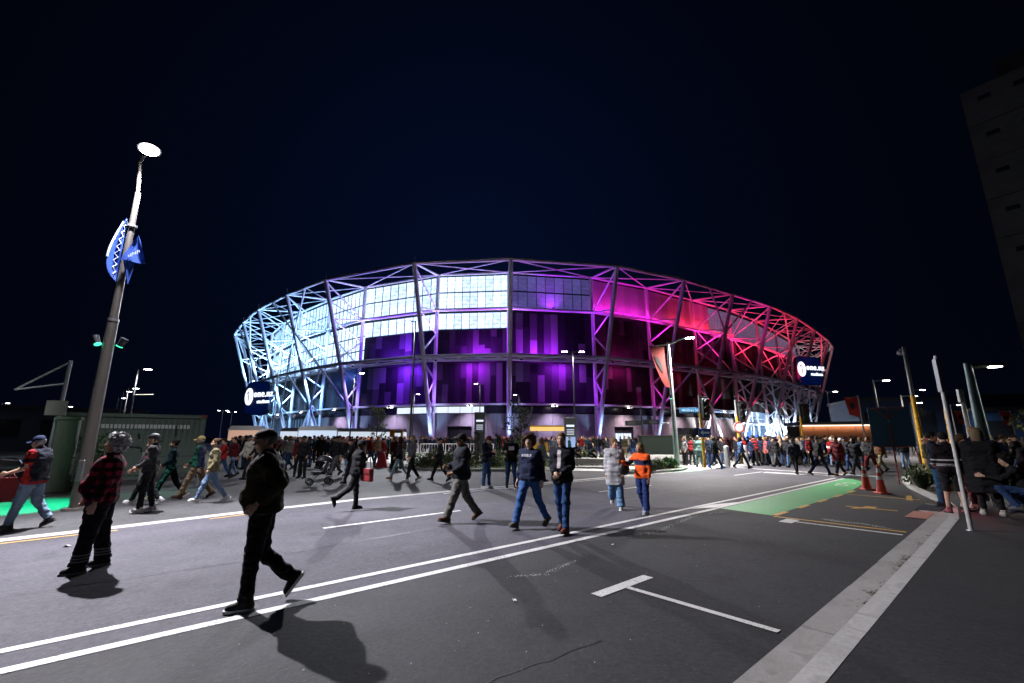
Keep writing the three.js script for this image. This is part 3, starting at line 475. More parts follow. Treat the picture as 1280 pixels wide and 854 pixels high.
// shoe: ankle at the origin, toe along +z, ground at y = -0.085
const shoeBones = [bone([0, -0.035, -0.05], [0, -0.052, 0.125], 0.043, 0.036), bone([0, -0.02, -0.03], [0, 0.03, -0.03], 0.045, 0.047), bone([0, -0.02, 0.0], [0, -0.05, 0.1], 0.042, 0.04)];
const sdShoe = (x, y, z) => { let d = 9; for (const o of shoeBones) d = smin(d, sdBone(o, x, y, z), 0.02); return Math.max(d, -0.07 - y, y - 0.045); };
const shoeGeo = [0.009, 0.02].map((h) => surfaceNets(sdShoe, [-0.09, -0.12, -0.13], [0.09, 0.09, 0.2], h));
const soleGeo = (() => { const s = new THREE.Shape(); const pts = [[0, -0.1], [0.034, -0.085], [0.04, -0.04], [0.034, 0.02], [0.045, 0.08], [0.042, 0.13], [0.022, 0.165], [-0.006, 0.172], [-0.034, 0.15], [-0.044, 0.1], [-0.038, 0.03], [-0.04, -0.04], [-0.033, -0.085]]; s.setFromPoints(pts.map(p => new THREE.Vector2(p[0] * 1.08, p[1]))); const g = new THREE.ExtrudeGeometry(s, { depth: 0.024, bevelEnabled: true, bevelSize: 0.003, bevelThickness: 0.003, bevelSegments: 1, curveSegments: 2 }); g.rotateX(Math.PI / 2); g.translate(0, -0.061, 0); return g; })();
const clothMat = {};
function cloth(c, rough = 0.85) { const k = c.join() + rough; return clothMat[k] || (clothMat[k] = matt(c[0], c[1], c[2], rough)); }
const vcMat = new THREE.MeshPhysicalMaterial({ vertexColors: true, roughness: 0.85, specularIntensity: 0.2 });
const skinMat = new THREE.MeshPhysicalMaterial({ vertexColors: true, roughness: 0.6, specularIntensity: 0.5 });
function paintGeo(g, fn) { const p = g.attributes.position, c = new Float32Array(p.count * 3); for (let i = 0; i < p.count; i++) { const q = fn(p.getX(i), p.getY(i), p.getZ(i)); c[3 * i] = q[0]; c[3 * i + 1] = q[1]; c[3 * i + 2] = q[2]; } g.setAttribute('color', new THREE.BufferAttribute(c, 3)); return g; }
const bare = (g) => { const o = new THREE.BufferGeometry(); const n = g.index ? g : g; o.setAttribute('position', n.attributes.position.clone()); o.setAttribute('normal', n.attributes.normal.clone()); if (n.attributes.color) o.setAttribute('color', n.attributes.color.clone()); o.setIndex(n.index.clone()); return o; };
/* figure({...}) -> Group with parts. Angles in radians; forward is +z, left limbs have x > 0. */
function figure(o) {
  const S = (o.h || 1.74) / 1.75, b = o.build || 1, fine = o.fine ? 0 : 1, cell = o.cell || (o.fine ? 0.014 : 0.03), sk = o.skin || [0.42, 0.25, 0.17];
  const G = new THREE.Group(), rot = new THREE.Euler(o.lean || 0, o.twist || 0, o.side || 0, 'YXZ'), qT = new THREE.Quaternion().setFromEuler(rot);
  const sit = o.sit || 0, hipY = 0.93;
  const tf = (x, y, z) => { const v = V3(x, y, z).applyQuaternion(qT); return [v.x, hipY + v.y, v.z]; };
  const leg = (sd, p) => { // p: [hip flexion, knee flexion, spread]
    const H = [sd * 0.088, hipY - 0.02, 0], dir = (a) => [Math.sin(p[2] || 0) * sd, -Math.cos(a) * Math.cos(p[2] || 0), Math.sin(a)];
    const d1 = dir(p[0]), K = H.map((v, i) => v + d1[i] * 0.43), d2 = dir(p[0] - p[1]), A = K.map((v, i) => v + d2[i] * 0.42); return { H, K, A, pitch: p[3] !== undefined ? p[3] : (p[0] - p[1]) * 0.75, turn: p[4] || 0 };
  };
  const lg = [leg(1, o.legL || [0, 0.02, 0.05]), leg(-1, o.legR || [0, 0.02, 0.05])];
  const arm = (sd, p) => { // p: [swing forward, out, elbow flexion, inward turn]
    const Sh = tf(sd * 0.178 * (0.5 + 0.5 * b), 0.455, -0.01), sw = p[0] + (o.lean || 0) * 0.6, out = p[1], e = p[2], inn = p[3] || 0;
    const d1 = V3(Math.sin(out) * sd, -Math.cos(out) * Math.cos(sw), Math.cos(out) * Math.sin(sw)); const d2 = V3(Math.sin(out) * sd * 0.6, -Math.cos(sw + e), Math.sin(sw + e)).normalize(); d2.applyAxisAngle(UP, -sd * inn);
    d1.applyAxisAngle(UP, (o.twist || 0)); d2.applyAxisAngle(UP, (o.twist || 0));
    const E = Sh.map((v, i) => v + d1.getComponent(i) * 0.285), W = E.map((v, i) => v + d2.getComponent(i) * 0.25); return { Sh, E, W, d2 };
  };
  const ar = [arm(1, o.armL || [0.05, 0.12, 0.25, 0.1]), arm(-1, o.armR || [0.05, 0.12, 0.25, 0.1])];
  const yMin = Math.min(...lg.map(l => l.A[1] - 0.086 * Math.cos(l.pitch) - Math.max(0, Math.sin(-l.pitch)) * 0.15 * 1 - Math.max(0, Math.sin(l.pitch)) * 0.1));
  const lift = o.seatY ? o.seatY - (hipY - 0.14) : -yMin;
  // garments
  const tl = o.loose || 1, hem = o.hem === undefined ? -0.09 : o.hem, aw = (o.armW || 1) * (0.6 + 0.4 * b);
  const jb = [bone(tf(-0.085 * b, 0.35, 0), tf(0.085 * b, 0.35, 0), 0.118 * b * tl, 0.118 * b * tl), bone(tf(-0.15 * (0.5 + 0.5 * b), 0.445, -0.012), tf(0.15 * (0.5 + 0.5 * b), 0.445, -0.012), 0.072, 0.072), bone(tf(-0.065 * b, 0.16, 0.012), tf(0.065 * b, 0.16, 0.012), 0.124 * b * tl, 0.124 * b * tl), bone(tf(-0.075 * b, -0.02, 0), tf(0.075 * b, -0.02, 0), 0.136 * (0.4 + 0.6 * b) * tl, 0.136 * (0.4 + 0.6 * b) * tl), bone(tf(0, 0.48, -0.012), tf(0, 0.545, 0.0), 0.07, 0.063)];
  if (o.belly) jb.push(bone(tf(-0.05, 0.12, 0.05 + o.belly), tf(0.05, 0.12, 0.05 + o.belly), 0.12 * b, 0.12 * b));
  if (hem < -0.2) jb.push(bone(tf(-0.085 * b, -0.06, 0), [-0.085 * b, hipY + hem - 0.02, 0.0], 0.14 * b * tl, 0.15 * b * tl), bone(tf(0.085 * b, -0.06, 0), [0.085 * b, hipY + hem - 0.02, 0.0], 0.14 * b * tl, 0.15 * b * tl));
  const short = o.sleeve === 'short', armB = [];
  for (const a of ar) { if (short) armB.push(bone(a.Sh, a.E.map((v, i) => a.Sh[i] + (v - a.Sh[i]) * 0.7), 0.066 * aw, 0.066 * aw, true)); else armB.push(bone(a.Sh, a.E, 0.068 * aw, 0.057 * aw), bone(a.E, a.W, 0.057 * aw, 0.046 * aw, true)); }
  const puff = o.puffer ? 1 : 0;
  const wr = (x, y, z) => 0.026 * (noise3(x * 9 + 3, y * 15, z * 9) - 0.5) + 0.013 * (noise3(x * 24 + y * 12, y * 30 + 9, z * 24) - 0.5) + (puff ? -0.003 * Math.abs(Math.sin(y * 36)) : 0);
  const sdTop = (x, y, z) => { let d = 9; for (const q of jb) d = smin(d, sdBone(q, x, y, z), 0.07); let a = 9; for (const q of armB) a = smin(a, sdBone(q, x, y, z), 0.015); d = smin(d, a, 0.035); if (d < 0.06) d += wr(x, y, z); return Math.max(d, hipY + hem - y, sdBone(neckHole, x, y, z) * -1); };
  const nb = tf(0, 0.6, 0.02), neckHole = bone(tf(0, 0.56, 0.015), nb, 0.056, 0.06);
  const lw = o.legW || 1, fl = o.flare || 1;
  const trB = [bone([-0.07 * b, hipY + 0.02, 0], [0.07 * b, hipY + 0.02, 0], 0.118 * (0.4 + 0.6 * b), 0.118 * (0.4 + 0.6 * b))], legB = lg.map(l => [bone(l.H, l.K, 0.094 * lw * (0.5 + 0.5 * b), 0.07 * lw), bone(l.K, o.shorts ? l.K.map((v, i) => v + (l.A[i] - v) * 0.08) : l.A.map((v, i) => l.K[i] + (v - l.K[i]) * 0.99), 0.07 * lw, (o.shorts ? 0.085 : 0.058 * fl) * lw, true)]);
  const sdLegs = (x, y, z) => { let d = sdBone(trB[0], x, y, z), L = legB.map(q => smin(sdBone(q[0], x, y, z), sdBone(q[1], x, y, z), 0.03)); d = smin(d, smin(L[0], L[1], 0.012), 0.05); if (d < 0.05) d += 0.024 * (noise3(x * 11, y * 20 + 4, z * 11) - 0.5) + 0.013 * (noise3(x * 28 + y * 10, y * 44, z * 28) - 0.5); return d; };
  const mesh = (name, geo, color, rough) => { if (typeof color === 'function') { paintGeo(geo, color); return part(name, geo, vcMat, G); } return part(name, geo, cloth(color, rough), G); };
  const [lo1, hi1] = boundsOf([...jb, ...armB], 0.04); lo1[1] = Math.max(lo1[1], hipY + hem - 0.05);
  const top = surfaceNets(sdTop, lo1, hi1, cell); top.translate(0, lift, 0); mesh(o.topName || 'jacket', top, o.top, o.topRough);
  const [lo2, hi2] = boundsOf([...trB, ...legB.flat()], 0.04); hi2[1] = hipY + 0.1;
  const tr = surfaceNets(sdLegs, lo2, hi2, cell); tr.translate(0, lift, 0); mesh(o.shorts ? 'shorts' : 'trousers', tr, o.legs);
  // body: head, neck, hands and the limbs inside the clothes, one mesh
  const hq = new THREE.Quaternion().setFromEuler(new THREE.Euler((o.headPitch || 0) + (o.lean || 0) * 0.4, (o.headYaw || 0) + (o.twist || 0), o.headRoll || 0, 'YXZ'));
  const nk = tf(0, 0.5, -0.012), hs = (o.headS || 0.96), hp = V3(0, 0.155 * hs, 0.04).applyQuaternion(hq); const hc = [nk[0] + hp.x, nk[1] + hp.y + 0.01, nk[2] + hp.z];
  const hm = new THREE.Matrix4().compose(V3(...hc), hq, V3(hs, hs, hs));
  const brow = o.hair ? o.hair.map(v => v * 0.8) : sk.map(v => v * 0.5), beard = o.beard;
  const hd = paintGeo(bare(headGeo[fine]), (x, y, z) => { const ax = Math.abs(x); if (Math.hypot(ax - 0.03, y, z - 0.09) < 0.013) return Math.hypot(ax - 0.03, y) < 0.0065 ? [0.02, 0.015, 0.01] : [0.5, 0.48, 0.46]; if (z > 0.07 && Math.abs(y - 0.024) < 0.006 && ax > 0.012 && ax < 0.05) return brow; if (z > 0.078 && Math.abs(y + 0.067) < 0.009 && ax < 0.026) return [sk[0] * 0.75, sk[1] * 0.5, sk[2] * 0.5]; if (beard && z > 0 && y < -0.035 && !(z > 0.09 && y > -0.05)) return beard; return sk; }); hd.applyMatrix4(hm);
  const bits = [hd];
  ar.forEach((a, i) => { const d = V3(a.d2.x, a.d2.y, a.d2.z), q = new THREE.Quaternion(), yv = d.clone().negate(), fz = Math.abs(d.y) > 0.75 ? V3(0, 0, 1) : V3(0, 1, 0); const xv = V3().crossVectors(yv, fz).normalize(), zv = V3().crossVectors(xv, yv); const mtx = new THREE.Matrix4().makeBasis(xv, yv, zv); q.setFromRotationMatrix(mtx);
    const hg = paintGeo(bare((i === 0 ? handGeo : handL)[fine]), () => sk); hg.applyMatrix4(new THREE.Matrix4().compose(V3(...a.W.map((v, n) => v + a.d2.getComponent(n) * 0.012)), q, V3(1, 1, 1))); bits.push(hg);
    const c = (p, r, u, w) => { const t = paintGeo(bare(tubeG(V3(...p), V3(...r), u, w, short ? 10 : 6)), () => sk); bits.push(t); };
    c(a.Sh, a.E, 0.046, 0.04); c(a.E, a.W, 0.041, 0.027); a.hand = q; });
  lg.forEach((l) => { for (const [p, r, u, w] of [[l.H, l.K, 0.06, 0.05], [l.K, l.A, 0.052, 0.036]]) bits.push(paintGeo(bare(tubeG(V3(...p), V3(...r), u, w, o.shorts ? 12 : 6)), () => sk)); });
  bits.push(paintGeo(bare(tubeG(V3(0, hipY - 0.02, 0), V3(...nk), 0.07, 0.06, 6)), () => sk));
  const body = mergeGeometries(bits); body.translate(0, lift, 0); part('body', body, skinMat, G);
  lg.forEach((l) => { const sh = part('shoe', shoeGeo[fine], cloth(o.shoes || [0.02, 0.02, 0.02], 0.6), G); sh.position.set(l.A[0], l.A[1] + lift, l.A[2]); sh.rotation.set(-l.pitch, l.turn, 0, 'YXZ'); part('sole', soleGeo, cloth(o.sole || [0.03, 0.03, 0.03], 0.7), sh); });
  for (const kind of [].concat(o.head || [])) { const hat = ['cap', 'flatcap', 'beanie', 'hood', 'mask'].includes(kind); const m = part(kind === 'mask' ? 'face_scarf' : hat ? (kind === 'hood' ? 'hood' : kind === 'beanie' ? 'beanie' : 'cap') : 'hair', hairGeo(kind, o.fine), cloth(hat ? o.hat || [0.02, 0.02, 0.025] : o.hair || [0.02, 0.013, 0.008], 0.8), G); m.position.set(hc[0], hc[1] + lift, hc[2]); m.quaternion.copy(hq); m.scale.setScalar(hs); }
  G.scale.setScalar(S); G.userData.wrist = ar.map(a => [a.W[0] * S, (a.W[1] + lift) * S, a.W[2] * S, a.d2.x, a.d2.y, a.d2.z]);
  return G;
}
const facing = (x, z) => Math.atan2(x, z);
function person(o, x, z, yaw, label, group, y = 0) { const G = figure(o); G.name = numbered('person'); G.position.set(x, y, z); G.rotation.y = yaw; const w = G.userData.wrist; G.userData = { label, category: 'person' }; if (group) G.userData.group = group; scene.add(G);
  const c = Math.cos(yaw), s = Math.sin(yaw); G.wrists = w.map(([a, b, d, e, f, g]) => V3(x + (a + e * 0.08) * c + (d + g * 0.08) * s, y + b + f * 0.08, z - (a + e * 0.08) * s + (d + g * 0.08) * c)); return G; }
// gaits: [hip, knee, spread, foot pitch]
const GAIT = {
  stride: { legL: [0.42, 0.08, 0.03, 0.22], legR: [-0.32, 0.3, 0.03, -0.55], armL: [-0.35, 0.12, 0.35, 0.1], armR: [0.4, 0.12, 0.4, 0.15] },
  strideB: { legL: [-0.32, 0.3, 0.03, -0.55], legR: [0.42, 0.08, 0.03, 0.22], armL: [0.4, 0.12, 0.4, 0.15], armR: [-0.35, 0.12, 0.35, 0.1] },
  step: { legL: [0.25, 0.06, 0.03, 0.1], legR: [-0.15, 0.42, 0.03, -0.45], armL: [-0.2, 0.12, 0.3, 0.1], armR: [0.25, 0.12, 0.35, 0.1] },
  stand: { legL: [0.02, 0.03, 0.06, 0], legR: [-0.03, 0.02, 0.06, 0], armL: [0.02, 0.14, 0.25, 0.1], armR: [0.0, 0.13, 0.3, 0.1] },
  phone: { legL: [0.02, 0.03, 0.06, 0], legR: [-0.03, 0.02, 0.06, 0], armL: [0.2, 0.12, 1.45, 0.5], armR: [0.25, 0.12, 1.55, 0.55] },
  pockets: { legL: [0.03, 0.03, 0.07, 0], legR: [-0.03, 0.02, 0.07, 0], armL: [-0.2, 0.3, 0.75, 0.35], armR: [-0.2, 0.3, 0.75, 0.35] },
};
// ---------- street lamps ----------
const headMat = std(0.08, 0.08, 0.085, 0.5, 0.4);
function lampHead(parent, x, y, z, yaw, cd, rgb, o = {}) { // housing, glowing lens and its downward light; coordinates local to the lamp
  const t = part('lamp_head', o.round ? cylG(0.2, 0.26, 0.1, 28) : boxG(0.62, 0.09, 0.3, 0.03), o.headMat || headMat, parent, [x, y, z]); t.rotation.set(0, yaw, o.tilt || 0, 'YXZ');
  const lens = glow(rgb[0], rgb[1], rgb[2], o.bright || 60, 0.5); part('lamp_lens', o.round ? cylG(0.23, 0.2, 0.06, 28) : boxG(o.lw || 0.46, 0.04, o.ld || 0.24, 0.018), lens, t, [o.round ? 0 : 0.02, -0.055, 0]);
  parent.updateMatrixWorld(true); const p = t.localToWorld(V3(0.02, -0.14, 0)), dn = t.localToWorld(V3(0.02 + (o.throw || 0), -6, 0));
  if (cd) { const L = new THREE.SpotLight(new THREE.Color(...rgb), cd, 0, o.angle || 1.3, 0.55, 2); L.position.copy(p); L.target.position.copy(o.aim ? V3(...o.aim) : dn); L.shadow.radius = 6; L.castShadow = true; scene.add(L, L.target); }
  return t;
}
function lampPost(x, z, H, label, o = {}) {
  const t = thing('street_lamp', label, 'street lamp', [x, 0, z], o.yaw || 0, o.group), r = o.r || 0.09, mat = o.mat || M.lampPole;
  part('pole', cylG(r * 0.5, r, H, 20), mat, t, [0, H / 2, 0]); part('base_plate', cylG(r * 2, r * 2.1, 0.06, 16), mat, t, [0, 0.03, 0]);
  for (const [len, yaw, tilt] of o.arms || [[1.1, 0, 0.06]]) {
    const a = V3(0, H - 0.12, 0), b = V3(Math.cos(yaw) * len, H - 0.12 + len * tilt + 0.06, -Math.sin(yaw) * len); if (len > 0.4) tube('arm', a, b, r * 0.42, mat, t);
    lampHead(t, b.x + Math.cos(yaw) * 0.25, b.y, b.z - Math.sin(yaw) * 0.25, yaw, o.cd === undefined ? 260 : o.cd, o.rgb || [1, 0.93, 0.86], o);
  }
  return t;
}
{ // the tall tapered pole in front on the left, with a banner and a green spotlight
  const t = lampPost(-10.35, -11.12, 8.3, 'tall tapered grey lamp post with a blue flag wrapped round it', { r: 0.13, arms: [], cd: 0 });
  part('sleeve', cylG(0.115, 0.142, 4.6, 24), M.lampPole, t, [0, 2.3, 0]); tube('neck', V3(0, 8.2, 0), V3(-0.02, 9.2, 0.1), 0.045, M.lampPole, t);
  tube('arm', V3(-0.02, 9.2, 0.1), V3(0.45, 9.3, 0.45), 0.035, M.lampPole, t); lampHead(t, 0.55, 9.32, 0.52, -0.7, 0, [1, 0.97, 0.97], { bright: 45, round: true, tilt: 0.2 });
  for (const [cd, ang, bl, tx, tz] of [[1350, 0.87, 0.35, 5.9, 4.9], [260, 1.2, 0.5, 0, 0]]) { const L = new THREE.SpotLight(new THREE.Color(0.95, 0.92, 1), cd, 0, ang, bl, 2); L.position.set(-9.78, 9.16, -10.58); L.target.position.set(-9.78 + tx, 0, -10.58 + tz); L.shadow.radius = 4; L.castShadow = true; scene.add(L, L.target); }
  for (const y of [4.65, 7.3]) part('clamp', cylG(0.122, 0.122, 0.07, 16), M.galv, t, [0, y, 0]);
  part('hatch', boxG(0.14, 0.5, 0.05, 0.01), M.galv, t, [0.03, 0.9, 0.115]);
  const k = part('green_spot_light', cylG(0.09, 0.07, 0.22, 12), M.steelDark, t, [-0.22, 4.1, 0.12]); k.rotation.z = 0.5; part('green_lamp_lens', cylG(0.075, 0.075, 0.02, 12), glow(0.05, 1, 0.45, 2.5, 0.1), k, [0, -0.12, 0]);
  const L = new THREE.SpotLight(new THREE.Color(0.0, 1, 0.42), 850, 0, 0.42, 0.3, 2); L.position.set(-10.68, 3.92, -11.05); L.target.position.set(-12.3, 0, -11.5); L.shadow.radius = 3; L.castShadow = true; scene.add(L, L.target);
  const L2 = new THREE.SpotLight(new THREE.Color(0.0, 1, 0.45), 60, 0, 0.26, 0.4, 2); L2.position.set(-10.15, 3.92, -11.3); L2.target.position.set(-10.9, 0, -14.2); L2.shadow.radius = 3; L2.castShadow = true; scene.add(L2, L2.target);
  const k2 = part('green_spot_light', cylG(0.09, 0.07, 0.22, 12), M.steelDark, t, [0.2, 4.1, -0.16]); k2.rotation.z = -0.5; part('green_lamp_lens', cylG(0.075, 0.075, 0.02, 12), glow(0.05, 1, 0.45, 2.5, 0.1), k2, [0, -0.12, 0]);
}
{ // flag: a long pennant blown behind the pole, its zigzag border towards the pole, a loose corner in front
  const blueF = std(0.015, 0.07, 0.4, 0.8), whiteF = std(0.5, 0.55, 0.65, 0.8);
  const t = thing('flag', 'blue flag with a white zigzag border wrapped round the tall lamp post', 'flag', [-10.35, 5.7, -11.12], 0.75);
  const sheet = (rows, th = 0.012) => { const pos = [], idx = [], n = rows[0].length; for (const s of [0, 1]) rows.forEach(r => r.forEach(p => pos.push(p[0], p[1], p[2] - s * th))); const N = rows.length * n; for (let i = 0; i < rows.length - 1; i++) for (let j = 0; j < n - 1; j++) { const a = i * n + j; idx.push(a, a + 1, a + n, a + 1, a + n + 1, a + n, N + a, N + a + n, N + a + 1, N + a + 1, N + a + n, N + a + n + 1); } const g = new THREE.BufferGeometry(); g.setAttribute('position', new THREE.Float32BufferAttribute(pos, 3)); g.setIndex(idx); g.computeVertexNormals(); return g; };
  const wide = (f) => 0.04 + 0.25 * Math.pow(Math.sin(Math.PI * Math.pow(f, 0.75)), 0.8) * (1 - 0.35 * f), at2 = (f, u) => { const w = wide(f); return [-0.1 - w * (1 - u), f * 1.75, -0.02 + 0.05 * Math.sin(u * 5 + f * 6) + 0.1 * (1 - u)]; };
  part('cloth', sheet([...Array(19)].map((_, i) => [...Array(8)].map((_, j) => at2(i / 18, j / 7)))), blueF, t);
  const zz = []; for (let q = 0; q < 17; q++) { const p = (f, u) => { const a = at2(f, u); return V3(a[0], a[1], a[2] + 0.012); }; zz.push(tubeG(p(0.04 + q * 0.055, q % 2 ? 0.5 : 0.82), p(0.04 + (q + 1) * 0.055, q % 2 ? 0.82 : 0.5), 0.012, 0.012, 5)); } part('zigzag_border', mergeGeometries(zz), whiteF, t);
  const edge = []; for (let q = 6; q < 17; q++) edge.push(tubeG(V3(...at2(q / 18, 0)), V3(...at2((q + 1) / 18, 0)), 0.026, 0.026, 6)); part('hem', mergeGeometries(edge), whiteF, t);
  const corner = []; for (let i = 0; i <= 8; i++) { const f = i / 8, r = []; for (let j = 0; j <= 8; j++) { const u = j / 8; r.push([-0.1 + 0.26 * f + u * (0.5 * (1 - f) + 0.02), 0.55 + f * 0.75 + 0.02 * u, 0.18 + 0.05 * Math.sin(u * 6 + f * 3)]); } corner.push(r); } part('loose_corner', sheet(corner), blueF, t);
  const tail = []; for (let i = 0; i <= 6; i++) { const f = i / 6, r = []; for (let j = 0; j <= 4; j++) { const u = j / 4; r.push([0.12 - 0.16 * f + u * (0.03 + 0.22 * f), -0.05 + f * 0.62, 0.15 + 0.03 * Math.sin(u * 6)]); } tail.push(r); } part('tail', sheet(tail), blueF, t);
  const pr = []; for (let q = 0; q < 7; q++) pr.push(moved(boxG(0.016, 0.06 + 0.03 * (q % 3), 0.004), 0.05 + q * 0.032, 0.68 + q * 0.03, 0.245)); part('print', mergeGeometries(pr), whiteF, t);
}
{ // lamp with a red flag by the crossing, green-lit at the foot
  const galvP = std(0.3, 0.33, 0.33, 0.4, 0.5);
  const t = lampPost(9.62, -26.7, 7.4, 'galvanised lamp post with a red banner arm and a green glow at its foot', { r: 0.16, mat: galvP, arms: [[1.0, -0.35, 0.3]], cd: 1250, bright: 120, rgb: [1, 0.95, 0.92], angle: 1.4 });
  tube('banner_arm', V3(0.1, 7.3, 0), V3(-1.25, 7.1, 0.1), 0.05, galvP, t);
  part('name_plate', boxG(1.2, 0.32, 0.04, 0.01), std(0.01, 0.08, 0.2, 0.5), t, [0.95, 3.25, 0]); part('plate_lettering', text('Madras St', 0.15, 0.01), std(0.3, 0.5, 0.65, 0.6), t, [0.48, 3.19, 0.025]);
  part('small_lamp', boxG(0.5, 0.06, 0.2, 0.02), headMat, t, [-0.5, 2.5, 0]);
  const L = new THREE.SpotLight(new THREE.Color(0.05, 1, 0.4), 260, 0, 0.5, 0.5, 2); L.position.set(9.4, 3.9, -26.35); L.target.position.set(8.4, 0, -25.0); L.castShadow = true; scene.add(L, L.target);
  const k = part('green_spot_light', cylG(0.09, 0.07, 0.22, 12), M.steelDark, t, [-0.2, 4.05, 0.3]); part('green_lamp_lens', cylG(0.075, 0.075, 0.02, 12), glow(0.05, 1, 0.45, 2.5, 0.1), k, [0, -0.12, 0]);
  const f = thing('banner_flag', 'red feather banner with a black emblem hanging from the lamp arm', 'banner', [8.75, 4.6, -26.55]);
  const sh = new THREE.Shape(); sh.moveTo(-0.35, 2.5); sh.lineTo(0.55, 2.5); sh.quadraticCurveTo(0.5, 1.2, 0.75, 0); sh.lineTo(0.45, 0.05); sh.quadraticCurveTo(-0.1, 1.1, -0.35, 2.5); const g = new THREE.ExtrudeGeometry(sh, { depth: 0.02, bevelEnabled: false, curveSegments: 8 }); part('cloth', g, std(0.2, 0.015, 0.01, 0.8), f);
  const e = new THREE.Shape(); e.moveTo(-0.1, 1.9); e.quadraticCurveTo(0.35, 1.9, 0.38, 0.9); e.quadraticCurveTo(0.1, 1.2, -0.1, 1.9); part('emblem', new THREE.ExtrudeGeometry(e, { depth: 0.006, bevelEnabled: false }), std(0.02, 0.015, 0.015, 0.8), f, [0, 0, 0.022]);
}
const lampSpots = [ // x, z, height, label, options
  [5.8, -41.6, 9.8, 'double-headed lamp post standing before the magenta wall', { arms: [[0.5, Math.PI, 0], [0.6, 0, 0]], cd: 380, bright: 60 }],
  [-10.1, -44.9, 13.6, 'tallest dark lamp post standing before the white and purple wall', { r: 0.13, arms: [[0.5, Math.PI, 0.05]], cd: 2600, bright: 120, rgb: [0.92, 0.92, 1], angle: 0.86, aim: [-6.6, 0, -34] }],
  [-16.9, -47.2, 8.5, 'lamp post with a wide flat head before the blue corner', { arms: [[0.5, 0, 0.02]], cd: 420, bright: 50 }],
  [-4.3, -59.9, 8.9, 'slim plaza lamp in front of the purple roller door', { arms: [[0.3, Math.PI, 0]], cd: 200, bright: 30 }],
  [-14.2, -64.4, 7.9, 'slim short plaza lamp under the lit strip window', { arms: [[0.3, 0, 0]], cd: 160, bright: 20 }],
  [1, -64, 7.8, 'slim plaza lamp behind the young tree', { arms: [[0.3, Math.PI, 0]], cd: 160, bright: 20 }],
  [-28.2, -53, 11.3, 'dark lamp post before the blue lattice', { arms: [[0.4, 0, 0.05]], cd: 420, bright: 30 }],
  [-29.3, -34.4, 7, 'lamp post with a cross arm above the green container', { arms: [[0.5, 0, 0]], cd: 300, bright: 40 }],
  [-39.4, -45.5, 6.7, 'lamp post in the row behind the green container, second from it', { cd: 160, bright: 30, arms: [[0.5, 0, 0]] }],
  [-49.5, -56.5, 7.5, 'lamp post in the row behind the green container, third from it', { cd: 0, bright: 30, arms: [[0.5, 0, 0]] }],
  [-59.7, -67.5, 7.6, 'lamp post in the row behind the green container, farthest from it', { cd: 0, bright: 30, arms: [[0.5, 0, 0]] }],
];
for (const [x, z, H, label, o] of lampSpots) lampPost(x, z, H, label, { group: 'lamp posts round the plaza', mat: M.steelDark, ...o });
tube('cross_arm', V3(0, 4.9, 0), V3(1.7, 4.9, 0.2), 0.04, M.galv, scene.getObjectByName('street_lamp_009') || stadium);
for (const [x, z, H] of [[-66, -52, 6.5], [-58, -49, 5.2], [-80, -70, 7], [-72, -72, 6.6], [-62, -96, 7.4], [-70, -112, 8], [-58, -120, 7.5], [-46, -118, 6.5]])
  lampPost(x, z, H, 'far lamp post over the dark car park beyond the container', { group: 'far lamp posts over the car park', mat: M.galv, arms: [[0.6, 0, 0.05], [0.6, Math.PI, 0.05]], cd: 0, bright: 25 });
for (const [x, z, H, label, cd] of [[31.5, -38.5, 6.6, 'lamp post behind the brown kiosk', 300], [47, -52, 7.2, 'lamp post by the dark blue shed', 240], [44, -62, 8, 'lamp post behind the dark blue shed', 0], [35, -40, 5.4, 'lamp post behind the blank road sign', 240], [50, -56, 6, 'lamp post among the red flags', 0], [53, -54, 5.6, 'lamp post past the red flags', 0]])
  lampPost(x, z, H, label, { group: 'lamp posts along the side street', mat: M.galv, arms: [[0.9, 0, 0.05]], cd, bright: 40 });

// ---------- poles on the right ----------
{
  const t = thing('sign_pole', 'pale leaning-looking steel pole with a closed box on top, standing in the footpath', 'pole', [7.98, 0.09, -8.22]);
  part('pole', cylG(0.031, 0.034, 3.0, 20), std(0.42, 0.42, 0.4, 0.4, 0.3), t, [0, 1.5, 0]); part('box', boxG(0.1, 0.62, 0.08, 0.01), M.galv, t, [0, 2.72, 0]); part('cap', cylG(0.02, 0.045, 0.1, 12), M.galv, t, [0, 3.05, 0]); part('foot', cylG(0.06, 0.065, 0.02, 16), M.galv, t, [0, 0.01, 0]);
}
{
  const t = thing('camera_pole', 'yellow and grey pole carrying a security camera beside the crossing', 'pole', [19.83, 0, -22.0]);
  part('lower_pole', cylG(0.1, 0.11, 3.7, 16), M.yellow, t, [0, 1.85, 0]); part('upper_pole', cylG(0.07, 0.085, 2.5, 16), M.galv, t, [0, 4.92, 0]); part('camera_dome', new THREE.SphereGeometry(0.13, 14, 10), std(0.5, 0.5, 0.52, 0.3), t, [-0.28, 5.85, 0.05]); tube('camera_arm', V3(0, 6.05, 0), V3(-0.28, 6.0, 0.05), 0.035, M.galv, t); part('control_box', boxG(0.25, 0.4, 0.16, 0.02), M.galv, t, [0.14, 2.9, 0]); part('push_button', boxG(0.14, 0.24, 0.1, 0.02), M.black, t, [0.1, 1.1, 0.1]);
  for (const y of [2.1, 2.6]) part('strap', cylG(0.118, 0.118, 0.06, 16), std(0.4, 0.2, 0.02, 0.5), t, [0, y, 0]);
}
lampPost(15.5, -14.9, 4.15, 'stout teal and grey lamp post with a side arm over the group on the footpath', { r: 0.2, mat: std(0.22, 0.3, 0.3, 0.4, 0.4), arms: [[0.75, 0.1, 0.02]], cd: 70, bright: 60, lw: 0.3 });
